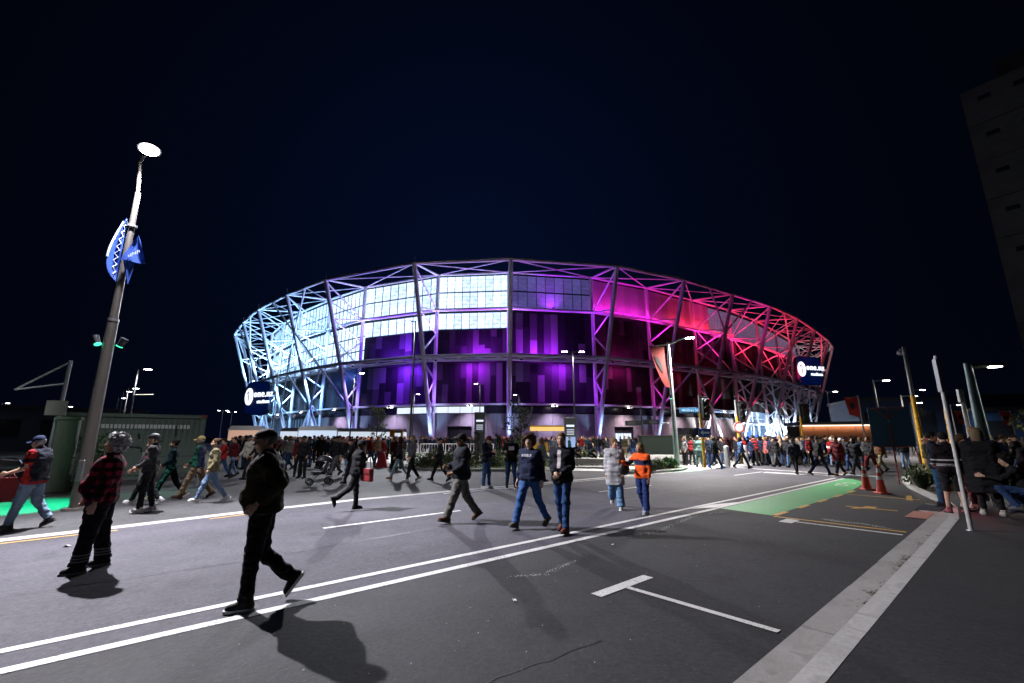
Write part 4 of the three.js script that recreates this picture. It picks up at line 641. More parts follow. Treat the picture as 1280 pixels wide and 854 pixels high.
{ const t = thing('flag_pole', 'grey flat-topped post among the yellow poles', 'pole', [18.5, 0, -18.3]); part('pole', cylG(0.07, 0.09, 3.2, 14), M.galv, t, [0, 1.6, 0]); part('head', boxG(0.2, 0.55, 0.12, 0.02), M.galv, t, [-0.03, 3.35, 0]); }
{ const t = thing('yellow_pole', 'plain yellow pole behind the group on the footpath', 'pole', [18.3, 0, -18.9]); part('pole', cylG(0.06, 0.08, 2.85, 14), M.yellow, t, [0, 1.43, 0]); part('cap', cylG(0.02, 0.065, 0.06, 12), M.yellow, t, [0, 2.88, 0]); }

// ---------- traffic signals ----------
const offLens = [std(0.06, 0.01, 0.01, 0.3), std(0.06, 0.03, 0.005, 0.3), std(0.01, 0.05, 0.02, 0.3)];
function signal(x, z, H, yaw, label, o = {}) {
  const t = thing('traffic_signal', label, 'traffic signal', [x, 0, z], yaw, 'traffic signals at the crossing');
  part('pole', cylG(0.075, 0.085, H - 1, 14), M.yellow, t, [0, (H - 1) / 2, 0]); part('upper_pole', cylG(0.05, 0.06, 1, 12), M.galv, t, [0, H - 0.5, 0]);
  const b = part('signal_box', boxG(0.42, 1.15, 0.24, 0.04), M.black, t, [0.36, H - 0.75, 0]); const back = part('backing_board', boxG(0.62, 1.4, 0.02, 0.008), M.black, t, [0.36, H - 0.75, -0.13]);
  [0.36, 0, -0.36].forEach((y, i) => { const g = new THREE.CylinderGeometry(0.13, 0.13, 0.03, 16); g.rotateX(Math.PI / 2); part('signal_lens', g, offLens[i], b, [0, y, 0.125]); const v = new THREE.CylinderGeometry(0.155, 0.155, 0.2, 14, 1, true, Math.PI * 0.5, Math.PI); v.rotateX(Math.PI / 2); part('visor', v, M.black, b, [0, y, 0.22]); });
  if (o.arrow) { const p = part('arrow_plate', boxG(0.75, 0.5, 0.03, 0.01), std(0.02, 0.06, 0.22, 0.5), t, [0.1, 1.95, 0.12]); const s = new THREE.Shape(); [[-0.28, 0], [-0.1, 0.15], [-0.1, 0.05], [0.28, 0.05], [0.28, -0.05], [-0.1, -0.05], [-0.1, -0.15]].forEach((q, i) => s[i ? 'lineTo' : 'moveTo'](...q)); part('arrow', new THREE.ExtrudeGeometry(s, { depth: 0.008, bevelEnabled: false }), std(0.6, 0.65, 0.7, 0.5), p, [0, 0, 0.016]); }
  if (o.disc) { const g = new THREE.CylinderGeometry(0.36, 0.36, 0.03, 24); g.rotateX(Math.PI / 2); const p = part('sign_plate', g, std(0.75, 0.72, 0.72, 0.5), t, [0.02, 2.35, 0.12]); const rg = new THREE.TorusGeometry(0.31, 0.04, 6, 24); part('red_ring', rg, std(0.5, 0.03, 0.03, 0.5), p, [0, 0, 0.016]); }
  return t;
}
signal(11.0, -26.2, 4.1, 0.15, 'traffic signal pole with a blue arrow plate by the bollards', { arrow: true });
signal(15.0, -30.0, 4.1, 0.1, 'traffic signal pole with a round white sign', { disc: true });
signal(21.5, -33.5, 4.2, -0.3, 'traffic signal pole before the white legs at the red end');
{ const t = thing('push_button_post', 'yellow bracket post with a box arm on the plaza', 'pole', [-7.1, 0, -29.2]); part('post', boxG(0.14, 2.2, 0.14, 0.01), M.yellow, t, [0, 1.1, 0]); part('arm', boxG(0.5, 0.12, 0.12, 0.01), M.yellow, t, [-0.3, 2.02, 0]); part('box', boxG(0.3, 0.5, 0.2, 0.02), M.yellow, t, [-0.62, 1.95, 0]); part('button', boxG(0.16, 0.24, 0.1, 0.02), M.black, t, [0, 1.1, 0.1]); }

// ---------- signs ----------
{ const t = thing('road_sign', 'large blank back of a road sign on a thin red brown frame', 'sign', [13.9, 0.02, -16.6], -0.7); const frame = std(0.22, 0.035, 0.04, 0.6); tube('post', V3(0, 0, 0), V3(0, 2.75, 0), 0.028, frame, t); part('board', boxG(1.22, 1.45, 0.03, 0.01), std(0.012, 0.08, 0.2, 0.5), t, [0.04, 2.05, -0.06]); tube('crossbar', V3(-0.5, 2.72, 0), V3(0.5, 2.72, 0), 0.022, frame, t); tube('crossbar', V3(-0.4, 1.33, 0), V3(0.5, 1.33, 0), 0.022, frame, t); tube('strut', V3(-0.35, 2.72, 0), V3(0, 2.3, 0), 0.018, frame, t); tube('strut', V3(0.35, 2.72, 0), V3(0, 2.3, 0), 0.018, frame, t); part('clamp', boxG(0.07, 0.1, 0.06, 0.01), std(0.02, 0.25, 0.35, 0.5), t, [0, 2.25, 0.03]); }
{ const t = thing('finger_sign', 'dark signpost with two pointing boards before the stadium wall', 'sign', [11.8, 0, -41]); part('post', cylG(0.07, 0.08, 4.4, 12), M.steelDark, t, [0, 2.2, 0]); for (const [x, y] of [[-0.75, 2.95], [0.85, 3.05]]) { const b = part('board', boxG(1.5, 0.42, 0.06, 0.01), M.steelDark, t, [x, y, 0.08]); for (const y of [0.08, -0.07]) part('print_line', boxG(0.7, 0.07, 0.01), std(0.3, 0.32, 0.35, 0.6), b, [x < 0 ? -0.2 : 0.2, y, 0.032]); } }
function totem(x, z, H, label, faceColor) { const t = thing('totem_sign', label, 'sign', [x, 0, z], 0, 'totem signs on the plaza'); part('panel', boxG(1.0, H, 0.2, 0.03), M.steelDark, t, [0, H / 2, 0]); part('sign_screen', boxG(0.8, H * 0.45, 0.02), faceColor, t, [0, H * 0.3, 0.105]); part('sign_line', boxG(0.66, 0.16, 0.02), glow(0.7, 0.8, 1, 1.2, 0.3), t, [0, H * 0.8, 0.105]); for (let q = 0; q < 3; q++) part('sign_line', boxG(0.6, 0.08, 0.02), glow(0.6, 0.7, 0.9, 0.7, 0.3), t, [0, H * 0.7 - q * 0.18, 0.105]); }
totem(4.9, -38, 3.3, 'dark totem sign with white lines and a pale blue foot beside the yellow stall', glow(0.25, 0.4, 0.75, 0.9, 0.1)); totem(-3.0, -42, 4.0, 'dark totem sign with one small lit word before the purple door', M.black);

// ---------- container, bracket pole, pillar and yard at the left ----------
{
  const paintG = concrete(0.11, 401, 4, 256, [0.75, 1.05, 0.85]), rustM = std(0.12, 0.05, 0.025, 0.9);
  const t = thing('shipping_container', 'weathered green shipping container tagged with graffiti', 'container', [-16.1, 0, -19.4], 0.62); const W = 4.6, H = 2.62;
  part('shell', boxG(W - 0.1, H - 0.12, 2.3), paintG, t, [0, H / 2, 0]);
  for (let k = 0; k < 22; k++) part('corrugation', boxG(0.1, H - 0.4, 0.05), paintG, t, [-W / 2 + 0.2 + k * 0.2, H / 2, 1.17]);
  for (const y of [0.08, H - 0.06]) part('rail', boxG(W, 0.14, 2.42), paintG, t, [0, y, 0]); for (const x of [-W / 2, W / 2]) for (const z of [-1.17, 1.17]) { part('corner_post', boxG(0.16, H, 0.16), paintG, t, [x, H / 2, z]); part('corner_casting', boxG(0.19, 0.14, 0.19), rustM, t, [x, H - 0.05, z]); }
  const g = []; const rg = rng(77); for (let q = 0; q < 9; q++) { const pts = []; let x = -1.7 + q * 0.38, y = 1.5 + rg() * 0.4; for (let s = 0; s < 5; s++) { pts.push(V3(x, y, 0)); x += (rg() - 0.4) * 0.35; y += (rg() - 0.5) * 0.5; } g.push(new THREE.TubeGeometry(new THREE.CatmullRomCurve3(pts), 16, 0.028, 4)); } part('graffiti', mergeGeometries(g), M.black, t, [0, 0, 1.2]);
  const w = []; for (let q = 0; q < 26; q++) w.push(moved(boxG(0.07 + 0.04 * rg(), 0.16, 0.01), -1.35 + q * 0.125, 2.12, 0)); part('stencil_marks', mergeGeometries(w), std(0.42, 0.46, 0.44, 0.8), t, [0, 0, 1.205]);
}
{ const t = thing('bracket_pole', 'thin grey pole with a triangular bracket and a small box behind the fence', 'pole', [-15.4, 0, -15.25], 0.75); part('pole', cylG(0.055, 0.07, 4.3, 12), M.galv, t, [0, 2.15, 0]); tube('bracket', V3(0, 4.25, 0), V3(-1.15, 3.2, 0), 0.035, M.galv, t); tube('bracket', V3(0, 3.5, 0), V3(-1.15, 3.2, 0), 0.035, M.galv, t); part('cabinet', boxG(0.52, 0.5, 0.12, 0.02), std(0.16, 0.17, 0.14, 0.7), t, [-0.1, 2.65, 0.1]); }
{ const t = thing('stone_pillar', 'mossy leaning gate pillar with a steel edge, ivy growing beside it', 'pillar', [-14.35, 0, -14.6], 0.6); const c = concrete(0.1, 431, 1.5, 256, [0.9, 1, 0.75]); const p = part('shaft', boxG(0.52, 2.25, 0.4, 0.03), c, t, [0, 1.12, 0]); part('edge_post', boxG(0.06, 2.3, 0.08), M.galv, t, [-0.32, 1.15, 0.1]); part('coping', boxG(0.6, 0.1, 0.48, 0.02), c, t, [0, 2.28, 0]); }

function leafGeo(l, w) { const g = new THREE.BufferGeometry(); g.setAttribute('position', new THREE.Float32BufferAttribute([0, 0, 0, -w, l * 0.5, 0.01, w, l * 0.5, 0.01, 0, l, -0.02], 3)); g.setIndex([0, 2, 1, 1, 2, 3]); g.computeVertexNormals(); return g; }
function leafCloud(n, place, size, seed, thin = 0.32) { // many single leaves, turned at random, in one geometry
  const r = rng(seed), pos = [], idx = [], e = new THREE.Euler(), v = V3(); const base = [[0, 0, 0], [-thin, 0.5, 0.06], [thin, 0.5, 0.06], [0, 1, -0.08]];
  for (let k = 0; k < n; k++) { const p = place(r), s = size * (0.6 + 0.8 * r()), b = pos.length / 3; e.set((r() - 0.3) * 2.2, r() * 6.3, (r() - 0.5) * 1.5); for (const q of base) { v.set(q[0] * s, q[1] * s, q[2] * s).applyEuler(e); pos.push(p[0] + v.x, p[1] + v.y, p[2] + v.z); } idx.push(b, b + 2, b + 1, b + 1, b + 2, b + 3); }
  const g = new THREE.BufferGeometry(); g.setAttribute('position', new THREE.Float32BufferAttribute(pos, 3)); g.setIndex(idx); g.computeVertexNormals(); return g;
}
const leafM = [std(0.05, 0.085, 0.022, 0.7), std(0.035, 0.06, 0.02, 0.7), std(0.08, 0.1, 0.03, 0.7)].map(m => { m.side = THREE.DoubleSide; return m; }), bark = std(0.06, 0.045, 0.035, 0.9);
{ const t = thing('ivy_bush', 'dry ivy climbing beside the mossy pillar', 'plant', [-13.75, 0, -15.0]); part('foliage', leafCloud(900, (r) => { const y = r() * 1.75; return [(r() - 0.5) * 1.1 * (1 - y * 0.25), y, (r() - 0.5) * 0.5]; }, 0.1, 61), leafM[1], t); const g = []; const r = rng(5); for (let q = 0; q < 14; q++) g.push(tubeG(V3((r() - 0.5) * 0.8, 0, (r() - 0.5) * 0.3), V3((r() - 0.5) * 1.2, 1 + r(), (r() - 0.5) * 0.4), 0.014, 0.006, 4)); part('stem', mergeGeometries(g), std(0.12, 0.08, 0.05, 0.9), t); }
for (const [x, z, w, yaw, label] of [[-18.2, -13.6, 7, 0.75, 'low dark fence panel behind the man in the padded vest'], [-11.7, -15.8, 1.6, 0.75, 'low rail fence between the pillar and the container']]) {
  const t = thing('rail_fence', label, 'fence', [x, 0, z], yaw); for (const y of [0.35, 0.7, 1.05]) part('rail', boxG(w, 0.07, 0.05), M.steelDark, t, [0, y, 0]); for (let q = 0; q <= w; q += 1.6) part('post', boxG(0.09, 1.2, 0.09), M.galv, t, [-w / 2 + q, 0.6, 0]);
}
function car(x, z, yaw, color, label) {
  const t = thing('parked_car', label, 'car', [x, 0, z], yaw, 'cars parked in the yard'); const pm = new THREE.MeshPhysicalMaterial({ roughness: 0.35, clearcoat: 1, clearcoatRoughness: 0.1 }); pm.color.setRGB(...color);
  const prof = (pts, w, bev) => { const s = new THREE.Shape(); pts.forEach((p, i) => s[i ? 'lineTo' : 'moveTo'](...p)); const g = new THREE.ExtrudeGeometry(s, { depth: w, bevelEnabled: true, bevelSize: bev, bevelThickness: bev, bevelSegments: 2 }); g.translate(0, 0, -w / 2); return g; };
  part('body', prof([[-2.1, 0.35], [-2.15, 0.75], [-1.95, 0.92], [-1.0, 0.98], [1.1, 0.95], [2.0, 0.8], [2.15, 0.55], [2.1, 0.32]], 1.55, 0.08), pm, t); part('cabin', prof([[-1.75, 0.98], [-1.2, 1.42], [0.3, 1.45], [1.15, 0.98]], 1.3, 0.07), std(0.015, 0.017, 0.02, 0.1), t); part('roof', prof([[-1.25, 1.42], [-1.1, 1.5], [0.2, 1.52], [0.42, 1.42]], 1.25, 0.04), pm, t);
  for (const sx of [-1.35, 1.35]) for (const sz of [-0.82, 0.82]) { const g = geoOf('tyre', () => { const q = new THREE.TorusGeometry(0.25, 0.09, 8, 20); return q; }); const wl = part('wheel', g, M.rubber, t, [sx, 0.34, sz]); part('rim', geoOf('rim', () => { const q = new THREE.CylinderGeometry(0.2, 0.2, 0.1, 14); q.rotateX(Math.PI / 2); return q; }), M.galv, wl); }
  for (const sz of [-0.55, 0.55]) { part('headlight', boxG(0.08, 0.14, 0.32, 0.03), std(0.5, 0.5, 0.52, 0.1), t, [2.16, 0.68, sz]); part('tail_light', boxG(0.06, 0.16, 0.3, 0.02), std(0.25, 0.01, 0.01, 0.2), t, [-2.2, 0.74, sz]); }
}
car(-20.5, -16.2, 0.9, [0.02, 0.02, 0.024], 'dark car parked beyond the rail fence, closest to the lamp post'); car(-24.5, -19.2, 0.9, [0.25, 0.26, 0.27], 'pale car parked beyond the rail fence, behind the dark car'); car(-30, -23, 0.8, [0.05, 0.02, 0.02], 'dark red car parked far back in the yard');

// ---------- garden beds, benches, planters, barriers on the plaza ----------
const bladeG = geoOf('blade', () => leafGeo(0.5, 0.02));
function shrub(x, z, R, H, label, seed, m, spiky, group) {
  const t = thing(spiky ? 'tussock_plant' : 'garden_shrub', label, 'plant', [x, 0.08, z], seed, group);
  if (spiky) { const r = rng(seed), pos = [], idx = []; for (let k = 0; k < 170; k++) { const a = r() * 6.28, o = R * (0.4 + 0.6 * r()), h = H * (0.5 + 0.5 * r()), b = pos.length / 3, w = 0.012 + 0.012 * r(), x0 = r() * 0.12 * Math.cos(a), z0 = r() * 0.12 * Math.sin(a); for (const [f, y] of [[0, 0], [0.45, 0.8], [1, 0.75]]) { const ww = w * (1 - f); pos.push(x0 + Math.cos(a) * o * f - Math.sin(a) * ww, h * y, z0 + Math.sin(a) * o * f + Math.cos(a) * ww, x0 + Math.cos(a) * o * f + Math.sin(a) * ww, h * y, z0 + Math.sin(a) * o * f - Math.cos(a) * ww); } idx.push(b, b + 1, b + 2, b + 1, b + 3, b + 2, b + 2, b + 3, b + 4, b + 3, b + 5, b + 4); } const g = new THREE.BufferGeometry(); g.setAttribute('position', new THREE.Float32BufferAttribute(pos, 3)); g.setIndex(idx); g.computeVertexNormals(); part('blades', g, m, t); }
  else { part('foliage', leafCloud(420, (r) => { const a = r() * 6.28, q = Math.sqrt(r()), y = r(); return [R * q * Math.cos(a) * (1 - 0.4 * y), H * (0.08 + 0.92 * y * Math.sqrt(1 - 0.7 * q * q)), R * q * Math.sin(a) * (1 - 0.4 * y)]; }, 0.1, seed), m, t); const g = []; const r = rng(seed); for (let q = 0; q < 6; q++) g.push(tubeG(V3(0, 0, 0), V3((r() - 0.5) * R, H * 0.8, (r() - 0.5) * R), 0.014, 0.006, 4)); part('stem', mergeGeometries(g), bark, t); }
}
const soil = std(0.03, 0.022, 0.016, 0.95), lawn = std(0.05, 0.085, 0.02, 0.95);
function bed(pts, label, grass) { // pts in world x,z
  const L = new THREE.Shape(pts.map(p => new THREE.Vector2(p[0], -p[1]))), cx = pts.reduce((s, p) => s + p[0], 0) / pts.length, cz = pts.reduce((s, p) => s + p[1], 0) / pts.length;
  const g = new THREE.ExtrudeGeometry(L, { depth: 0.13, bevelEnabled: true, bevelSize: 0.02, bevelThickness: 0.015, bevelSegments: 1 }); g.rotateX(-Math.PI / 2); g.translate(0, -0.02, 0); structure('island_kerb', g, M.kerb);
  const inn = pts.map(p => [cx + (p[0] - cx) * 0.95, cz + (p[1] - cz) * 0.9]), s = new THREE.ShapeGeometry(new THREE.Shape(inn.map(p => new THREE.Vector2(p[0], -p[1])))); s.rotateX(-Math.PI / 2); s.translate(0, 0.13, 0); structure('garden_soil', s, grass ? lawn : soil);
}
bed([[-6.6, -27], [-5.4, -24.6], [-3.8, -23.4], [0, -23.2], [2.3, -24.6], [2.6, -27.6], [-2, -29]], '', true);
bed([[2.2, -30], [4, -27.8], [8.6, -27.8], [9.2, -30], [6, -31.5]], '', true);
bed([[-14, -44], [-11, -41], [-8.5, -42], [-8, -47]], '', true);
bed([[6.0, -21.2], [8.6, -23.4], [9.4, -24.6], [8.2, -25], [5.2, -22.6]], '', false);
{ const rB = rng(314);
  for (let q = 0; q < 34; q++) { const x = -5.6 + rB() * 7.4, z = -24.4 - rB() * 3.2; shrub(x, z, 0.45 + 0.3 * rB(), 0.55 + 0.5 * rB(), rB() < 0.5 ? 'green shrub in the garden bed behind the men standing at the kerb' : 'green shrub in the garden bed behind the men standing at the kerb', 500 + q, leafM[q % 3], false, 'shrubs in the long garden bed'); }
  for (let q = 0; q < 14; q++) shrub(3.4 + rB() * 5, -28.4 - rB() * 2, 0.4 + 0.25 * rB(), 0.5 + 0.4 * rB(), 'green shrub in the bed behind the concrete seat', 600 + q, leafM[q % 3], false, 'shrubs behind the concrete seat');
  for (let q = 0; q < 11; q++) { const f = q / 10; shrub(6.2 + f * 2.4 + (rB() - 0.5) * 0.4, -22.0 - f * 2.4 + (rB() - 0.5) * 0.5, 0.4, 0.4 + 0.2 * rB(), q % 2 === 0 ? 'low grass tussock in the small bed behind the girl in orange' : 'low leafy shrub in the small bed behind the girl in orange', 640 + q, leafM[q % 3], q % 2 === 0, 'plants in the small kerb bed'); }
  for (let q = 0; q < 26; q++) { const p = onRoad(14.2 + rB() * 6.6, -2.6 - rB() * 2.2 - 0.0); shrub(p.x, p.z, 0.5 + 0.25 * rB(), 0.5 + 0.3 * rB(), q % 3 !== 0 ? 'grassy tussock in the bed beside the traffic cones' : 'leafy shrub in the bed beside the traffic cones', 700 + q, leafM[q % 3], q % 3 !== 0, 'plants in the corner bed by the cones'); }
  structure('garden_soil', flat([[13.7, -3.2], [16, -2.45], [18.3, -1.98], [20.2, -1.72], [21.1, -1.95], [21.7, -2.8], [22, -4.9], [20, -5.15], [16, -5.15], [13.65, -4.35]], 0.06), soil);
}
function benchSeat(x, z, w, d, yaw, label) { const t = thing('concrete_bench', label, 'bench', [x, 0, z], yaw, 'concrete benches on the plaza'); part('seat', boxG(w, 0.34, d, 0.03), M.bench, t, [0, 0.36, 0]); for (const s of [-1, 1]) part('foot', boxG(0.3, 0.22, d * 0.7), M.steelDark, t, [s * (w / 2 - 0.5), 0.11, 0]); }
benchSeat(4.2, -26.3, 4.4, 1.3, -0.25, 'long pale concrete bench with two people sitting on it'); benchSeat(10.6, -31.2, 3.6, 1.1, 0, 'pale concrete bench under the dark planter box');
{ const t = thing('planter_box', 'dark green boxed planter standing on the concrete bench', 'planter', [10.6, 0.53, -31.6]); part('box', boxG(3.4, 1.25, 0.8, 0.03), matt(0.006, 0.009, 0.007, 0.8), t, [0, 0.63, 0]); part('rim', boxG(3.5, 0.08, 0.9, 0.02), matt(0.012, 0.015, 0.012, 0.8), t, [0, 1.25, 0]); }
for (let q = 0; q < 5; q++) { const t = thing('crowd_barrier', 'white crowd barrier rail before the purple wall', 'barrier', [-13 + q * 2.5, 0, -45.5], 0, 'crowd barriers before the purple wall'); tube('rail', V3(-1.15, 1.05, 0), V3(1.15, 1.05, 0), 0.03, M.whitePaint, t); tube('rail', V3(-1.15, 0.2, 0), V3(1.15, 0.2, 0), 0.025, M.whitePaint, t); for (let k = 0; k < 9; k++) tube('bar', V3(-1.1 + k * 0.275, 0.2, 0), V3(-1.1 + k * 0.275, 1.05, 0), 0.012, M.whitePaint, t); for (const s of [-0.8, 0.8]) part('foot', boxG(0.06, 0.03, 0.6), M.galv, t, [s, 0.015, 0]); tube('leg', V3(-1.15, 0, 0), V3(-1.15, 1.05, 0), 0.025, M.whitePaint, t); tube('leg', V3(1.15, 0, 0), V3(1.15, 1.05, 0), 0.025, M.whitePaint, t); }
for (const [x, z] of [[12.5, -26.6], [14.2, -27.8]]) { const t = thing('bollard', 'round steel bollard at the edge of the crossing', 'bollard', [x, 0, z], 0, 'steel bollards at the crossing'); part('post', cylG(0.15, 0.15, 1.15, 20), std(0.5, 0.5, 0.5, 0.35, 0.5), t, [0, 0.58, 0]); part('cap', cylG(0.1, 0.15, 0.06, 20), M.galv, t, [0, 1.18, 0]); }
{ const t = thing('food_stall', 'yellow food stall with a lit awning behind the crowd', 'stall', [4.6, 0, -56]); part('body', boxG(5, 1.1, 2), std(0.5, 0.28, 0.03, 0.6), t, [0, 0.55, 0]); part('stall_light_panel', boxG(4.8, 0.5, 0.1), glow(1, 0.6, 0.15, 1.0, 0.2), t, [0, 2.7, 1.05]); part('awning', boxG(5.2, 0.12, 2.6), std(0.6, 0.4, 0.05, 0.7), t, [0, 3.05, 0.2]); for (const s of [-2.4, 2.4]) part('post', boxG(0.1, 3, 0.1), M.galv, t, [s, 1.5, 0.9]); }
// ---------- young tree on the plaza, street tree at the right edge ----------
function tree(x, z, H, R, label, n, leaf, mat, seed, name = 'young_tree') {
  const t = thing(name, label, 'tree', [x, 0.1, z]); const r = rng(seed), g = [tubeG(V3(0, 0, 0), V3(0.05, H * 0.55, 0), 0.07, 0.045, 8), tubeG(V3(0.05, H * 0.55, 0), V3(0, H * 0.97, 0.05), 0.045, 0.012, 6)], tips = [];
  for (let q = 0; q < 22; q++) { const a = r() * 6.28, y = H * (0.22 + 0.66 * r()), len = R * (0.5 + 0.6 * r()) * (1.1 - 0.5 * y / H), e = V3(Math.cos(a) * len, y + len * 0.6, Math.sin(a) * len); g.push(tubeG(V3(0.02, y, 0), e, 0.022, 0.006, 5)); tips.push([0.02, y, 0, e]); }
  part('trunk', mergeGeometries(g), bark, t);
  part('crown', leafCloud(n, (q) => { const [bx, by, bz, e] = tips[Math.floor(q() * tips.length)], f = 0.35 + 0.75 * q(), s = 0.3 * R; return [bx + (e.x - bx) * f + (q() - 0.5) * s, by + (e.y - by) * f + (q() - 0.5) * s, bz + (e.z - bz) * f + (q() - 0.5) * s]; }, leaf, seed + 1), mat, t);
}
tree(0.5, -27.2, 3.9, 1.1, 'sparse young tree in the garden bed before the central column', 900, 0.14, leafM[1], 801); tree(-13.2, -44, 4.6, 1.2, 'slim leafy tree before the blue corner of the stadium', 900, 0.15, leafM[1], 811);
tree(-2.0, -26.6, 2.0, 0.4, 'thin conical sapling before the purple roller door', 260, 0.09, leafM[1], 821); tree(-0.9, -27.6, 1.9, 0.35, 'thin conical sapling behind the man with the phone', 240, 0.09, leafM[1], 831);
tree(29.5, -23.2, 3.3, 2.4, 'street tree with leaves lit yellow green behind the crowd', 2600, 0.22, leafM[2], 841, 'street_tree'); 
{ const L = new THREE.PointLight(new THREE.Color(1, 0.95, 0.6), 60, 0, 2); L.position.set(28.6, 2.6, -22.2); L.castShadow = true; scene.add(L); const t = thing('festoon_lamp', 'small bare lamp on a stake lighting the street tree', 'lamp', [28.6, 0, -22.2]); part('stake', cylG(0.03, 0.03, 2.5, 8), M.steelDark, t, [0, 1.25, 0]); part('lamp_bulb', new THREE.SphereGeometry(0.12, 12, 8), glow(1, 0.95, 0.7, 6, 0.4), t, [0, 2.6, 0]); }
// ---------- traffic cones ----------
const coneRed = std(0.62, 0.06, 0.03, 0.5), coneWhite = std(0.7, 0.7, 0.7, 0.35);
function cone(x, z, label) { const t = thing('traffic_cone', label, 'traffic cone', [x, 0.006, z]); part('base', boxG(0.4, 0.05, 0.4, 0.02), coneRed, t, [0, 0.025, 0]); const R = (y) => 0.15 - 0.115 * y / 0.9; const band = (n, a, c, m, x0 = 0) => part(n, new THREE.CylinderGeometry(R(c) + x0, R(a) + x0, c - a, 20), m, t, [0, 0.05 + (a + c) / 2, 0]); band('body', 0, 0.42, coneRed); band('reflective_band', 0.42, 0.54, coneWhite, 0.002); band('body', 0.54, 0.66, coneRed); band('reflective_band', 0.66, 0.8, coneWhite, 0.002); band('tip', 0.8, 0.92, coneRed); t.scale.setScalar(0.88); }
cone(11.26, -14.15, 'orange traffic cone with two white bands by the kerb ramp, beside the sign post'); cone(11.62, -15.2, 'orange traffic cone with two white bands standing farther along the green lane');
// ---------- buildings ----------
{ const cor = std(0.22, 0.085, 0.035, 0.75), t = thing('kiosk', 'low long kiosk clad in rust brown panels with a light strip', 'building', [27.7, 0, -39.8], -0.3); part('roof', boxG(5.5, 0.25, 4), M.steelDark, t, [0, 2.85, 0]); for (let q = 0; q < 5; q++) part('panel', boxG(1.02, 1.7, 0.1), cor, t, [-2.08 + q * 1.04, 1.75, 1.9]); part('base', boxG(5.2, 0.9, 3.6), M.steelDark, t, [0, 0.45, 0]); part('end_wall', boxG(0.12, 2.7, 3.7), M.steelDark, t, [2.68, 1.35, 0]); part('back_wall', boxG(5.2, 2.7, 0.12), M.steelDark, t, [0, 1.35, -1.8]); part('strip_light', boxG(5.1, 0.08, 0.06), glow(1, 0.75, 0.55, 3.5, 0.3), t, [0, 2.66, 2.05]);
  const L = new THREE.RectAreaLight(new THREE.Color(1, 0.7, 0.5), 22, 5, 0.1); t.updateMatrixWorld(true); L.position.copy(t.localToWorld(V3(0, 2.6, 2.12))); L.lookAt(t.localToWorld(V3(0, 0.4, 1.6))); scene.add(L); }
const winDark = std(0.02, 0.025, 0.035, 0.2), winLit = glow(0.35, 0.55, 0.9, 0.5, 0.05), winWarm = glow(1, 0.6, 0.25, 0.4, 0.05);
function block(name, x, z, w, h, d, yaw, mat, label, o = {}) { const t = thing(name, label, 'building', [x, 0, z], yaw); part('wall', boxG(w, h, d), mat, t, [0, h / 2, 0]); part('roof', boxG(w + 0.4, 0.4, d + 0.4), M.steelDark, t, [0, h + 0.2, 0]); const r = rng(Math.round(x * 10 + 3000)); const nx = o.nx || 5, ny = o.ny || 2; if (nx) for (let i = 0; i < nx; i++) for (let j = 0; j < ny; j++) { const u = r(); const p = part('window', boxG(w / nx * 0.55, h / ny * 0.42, 0.06), u > 0.85 ? (o.lit || winLit) : winDark, t, [-w / 2 + (i + 0.5) * w / nx, (j + 0.55) * h / ny, d / 2 + 0.02]); part('sill', boxG(w / nx * 0.6, 0.08, 0.16), M.steelDark, p, [0, -h / ny * 0.23, 0.05]); } return t; }
block('blue_shed', 58, -64, 18, 6.6, 12, -0.35, std(0.02, 0.05, 0.13, 0.6), 'dark blue shed beyond the red end of the stadium', { nx: 6, ny: 1 });
block('blue_hoarding_building', 62, -50, 16, 4.6, 8, -0.6, std(0.015, 0.07, 0.2, 0.6), 'low bright blue building behind the red flags', { nx: 5, ny: 1 });
block('shop_row', 66, -38, 24, 4.6, 8, -0.9, std(0.05, 0.05, 0.06, 0.7), 'row of dim shops with a few lit windows behind the street tree', { nx: 9, ny: 1 });
block('warehouse', -70, -58, 34, 5.2, 14, 0.8, std(0.06, 0.09, 0.13, 0.7), 'long low warehouse with a blue fascia beyond the car park', { nx: 9, ny: 1 });
{ const t = thing('concrete_tower', 'tall blank concrete tower rising into the dark at the right', 'building', [51.2, 0, -38.5], -0.94); const c = concrete(0.11, 451, 9, 256, [0.92, 0.96, 1.05]); for (let j = 0; j < 9; j++) part('panel', boxG(7, 3.9, 9), c, t, [0, 2 + j * 3.98, 0]); for (let j = 0; j < 9; j++) for (const s of [-1, 1]) { const p = part('window', boxG(0.9, 0.4, 0.08), winDark, t, [-0.8 + s * 1.2, 2.6 + j * 3.98, 4.52]); part('sill', boxG(1, 0.06, 0.14), M.steelDark, p, [0, -0.24, 0]); } part('plinth_beam', boxG(7.3, 0.5, 9.3), M.steelDark, t, [0, 0.25, 0]); part('roof_plant', boxG(4, 3, 5), M.steelDark, t, [1, 37.4, 0]); }
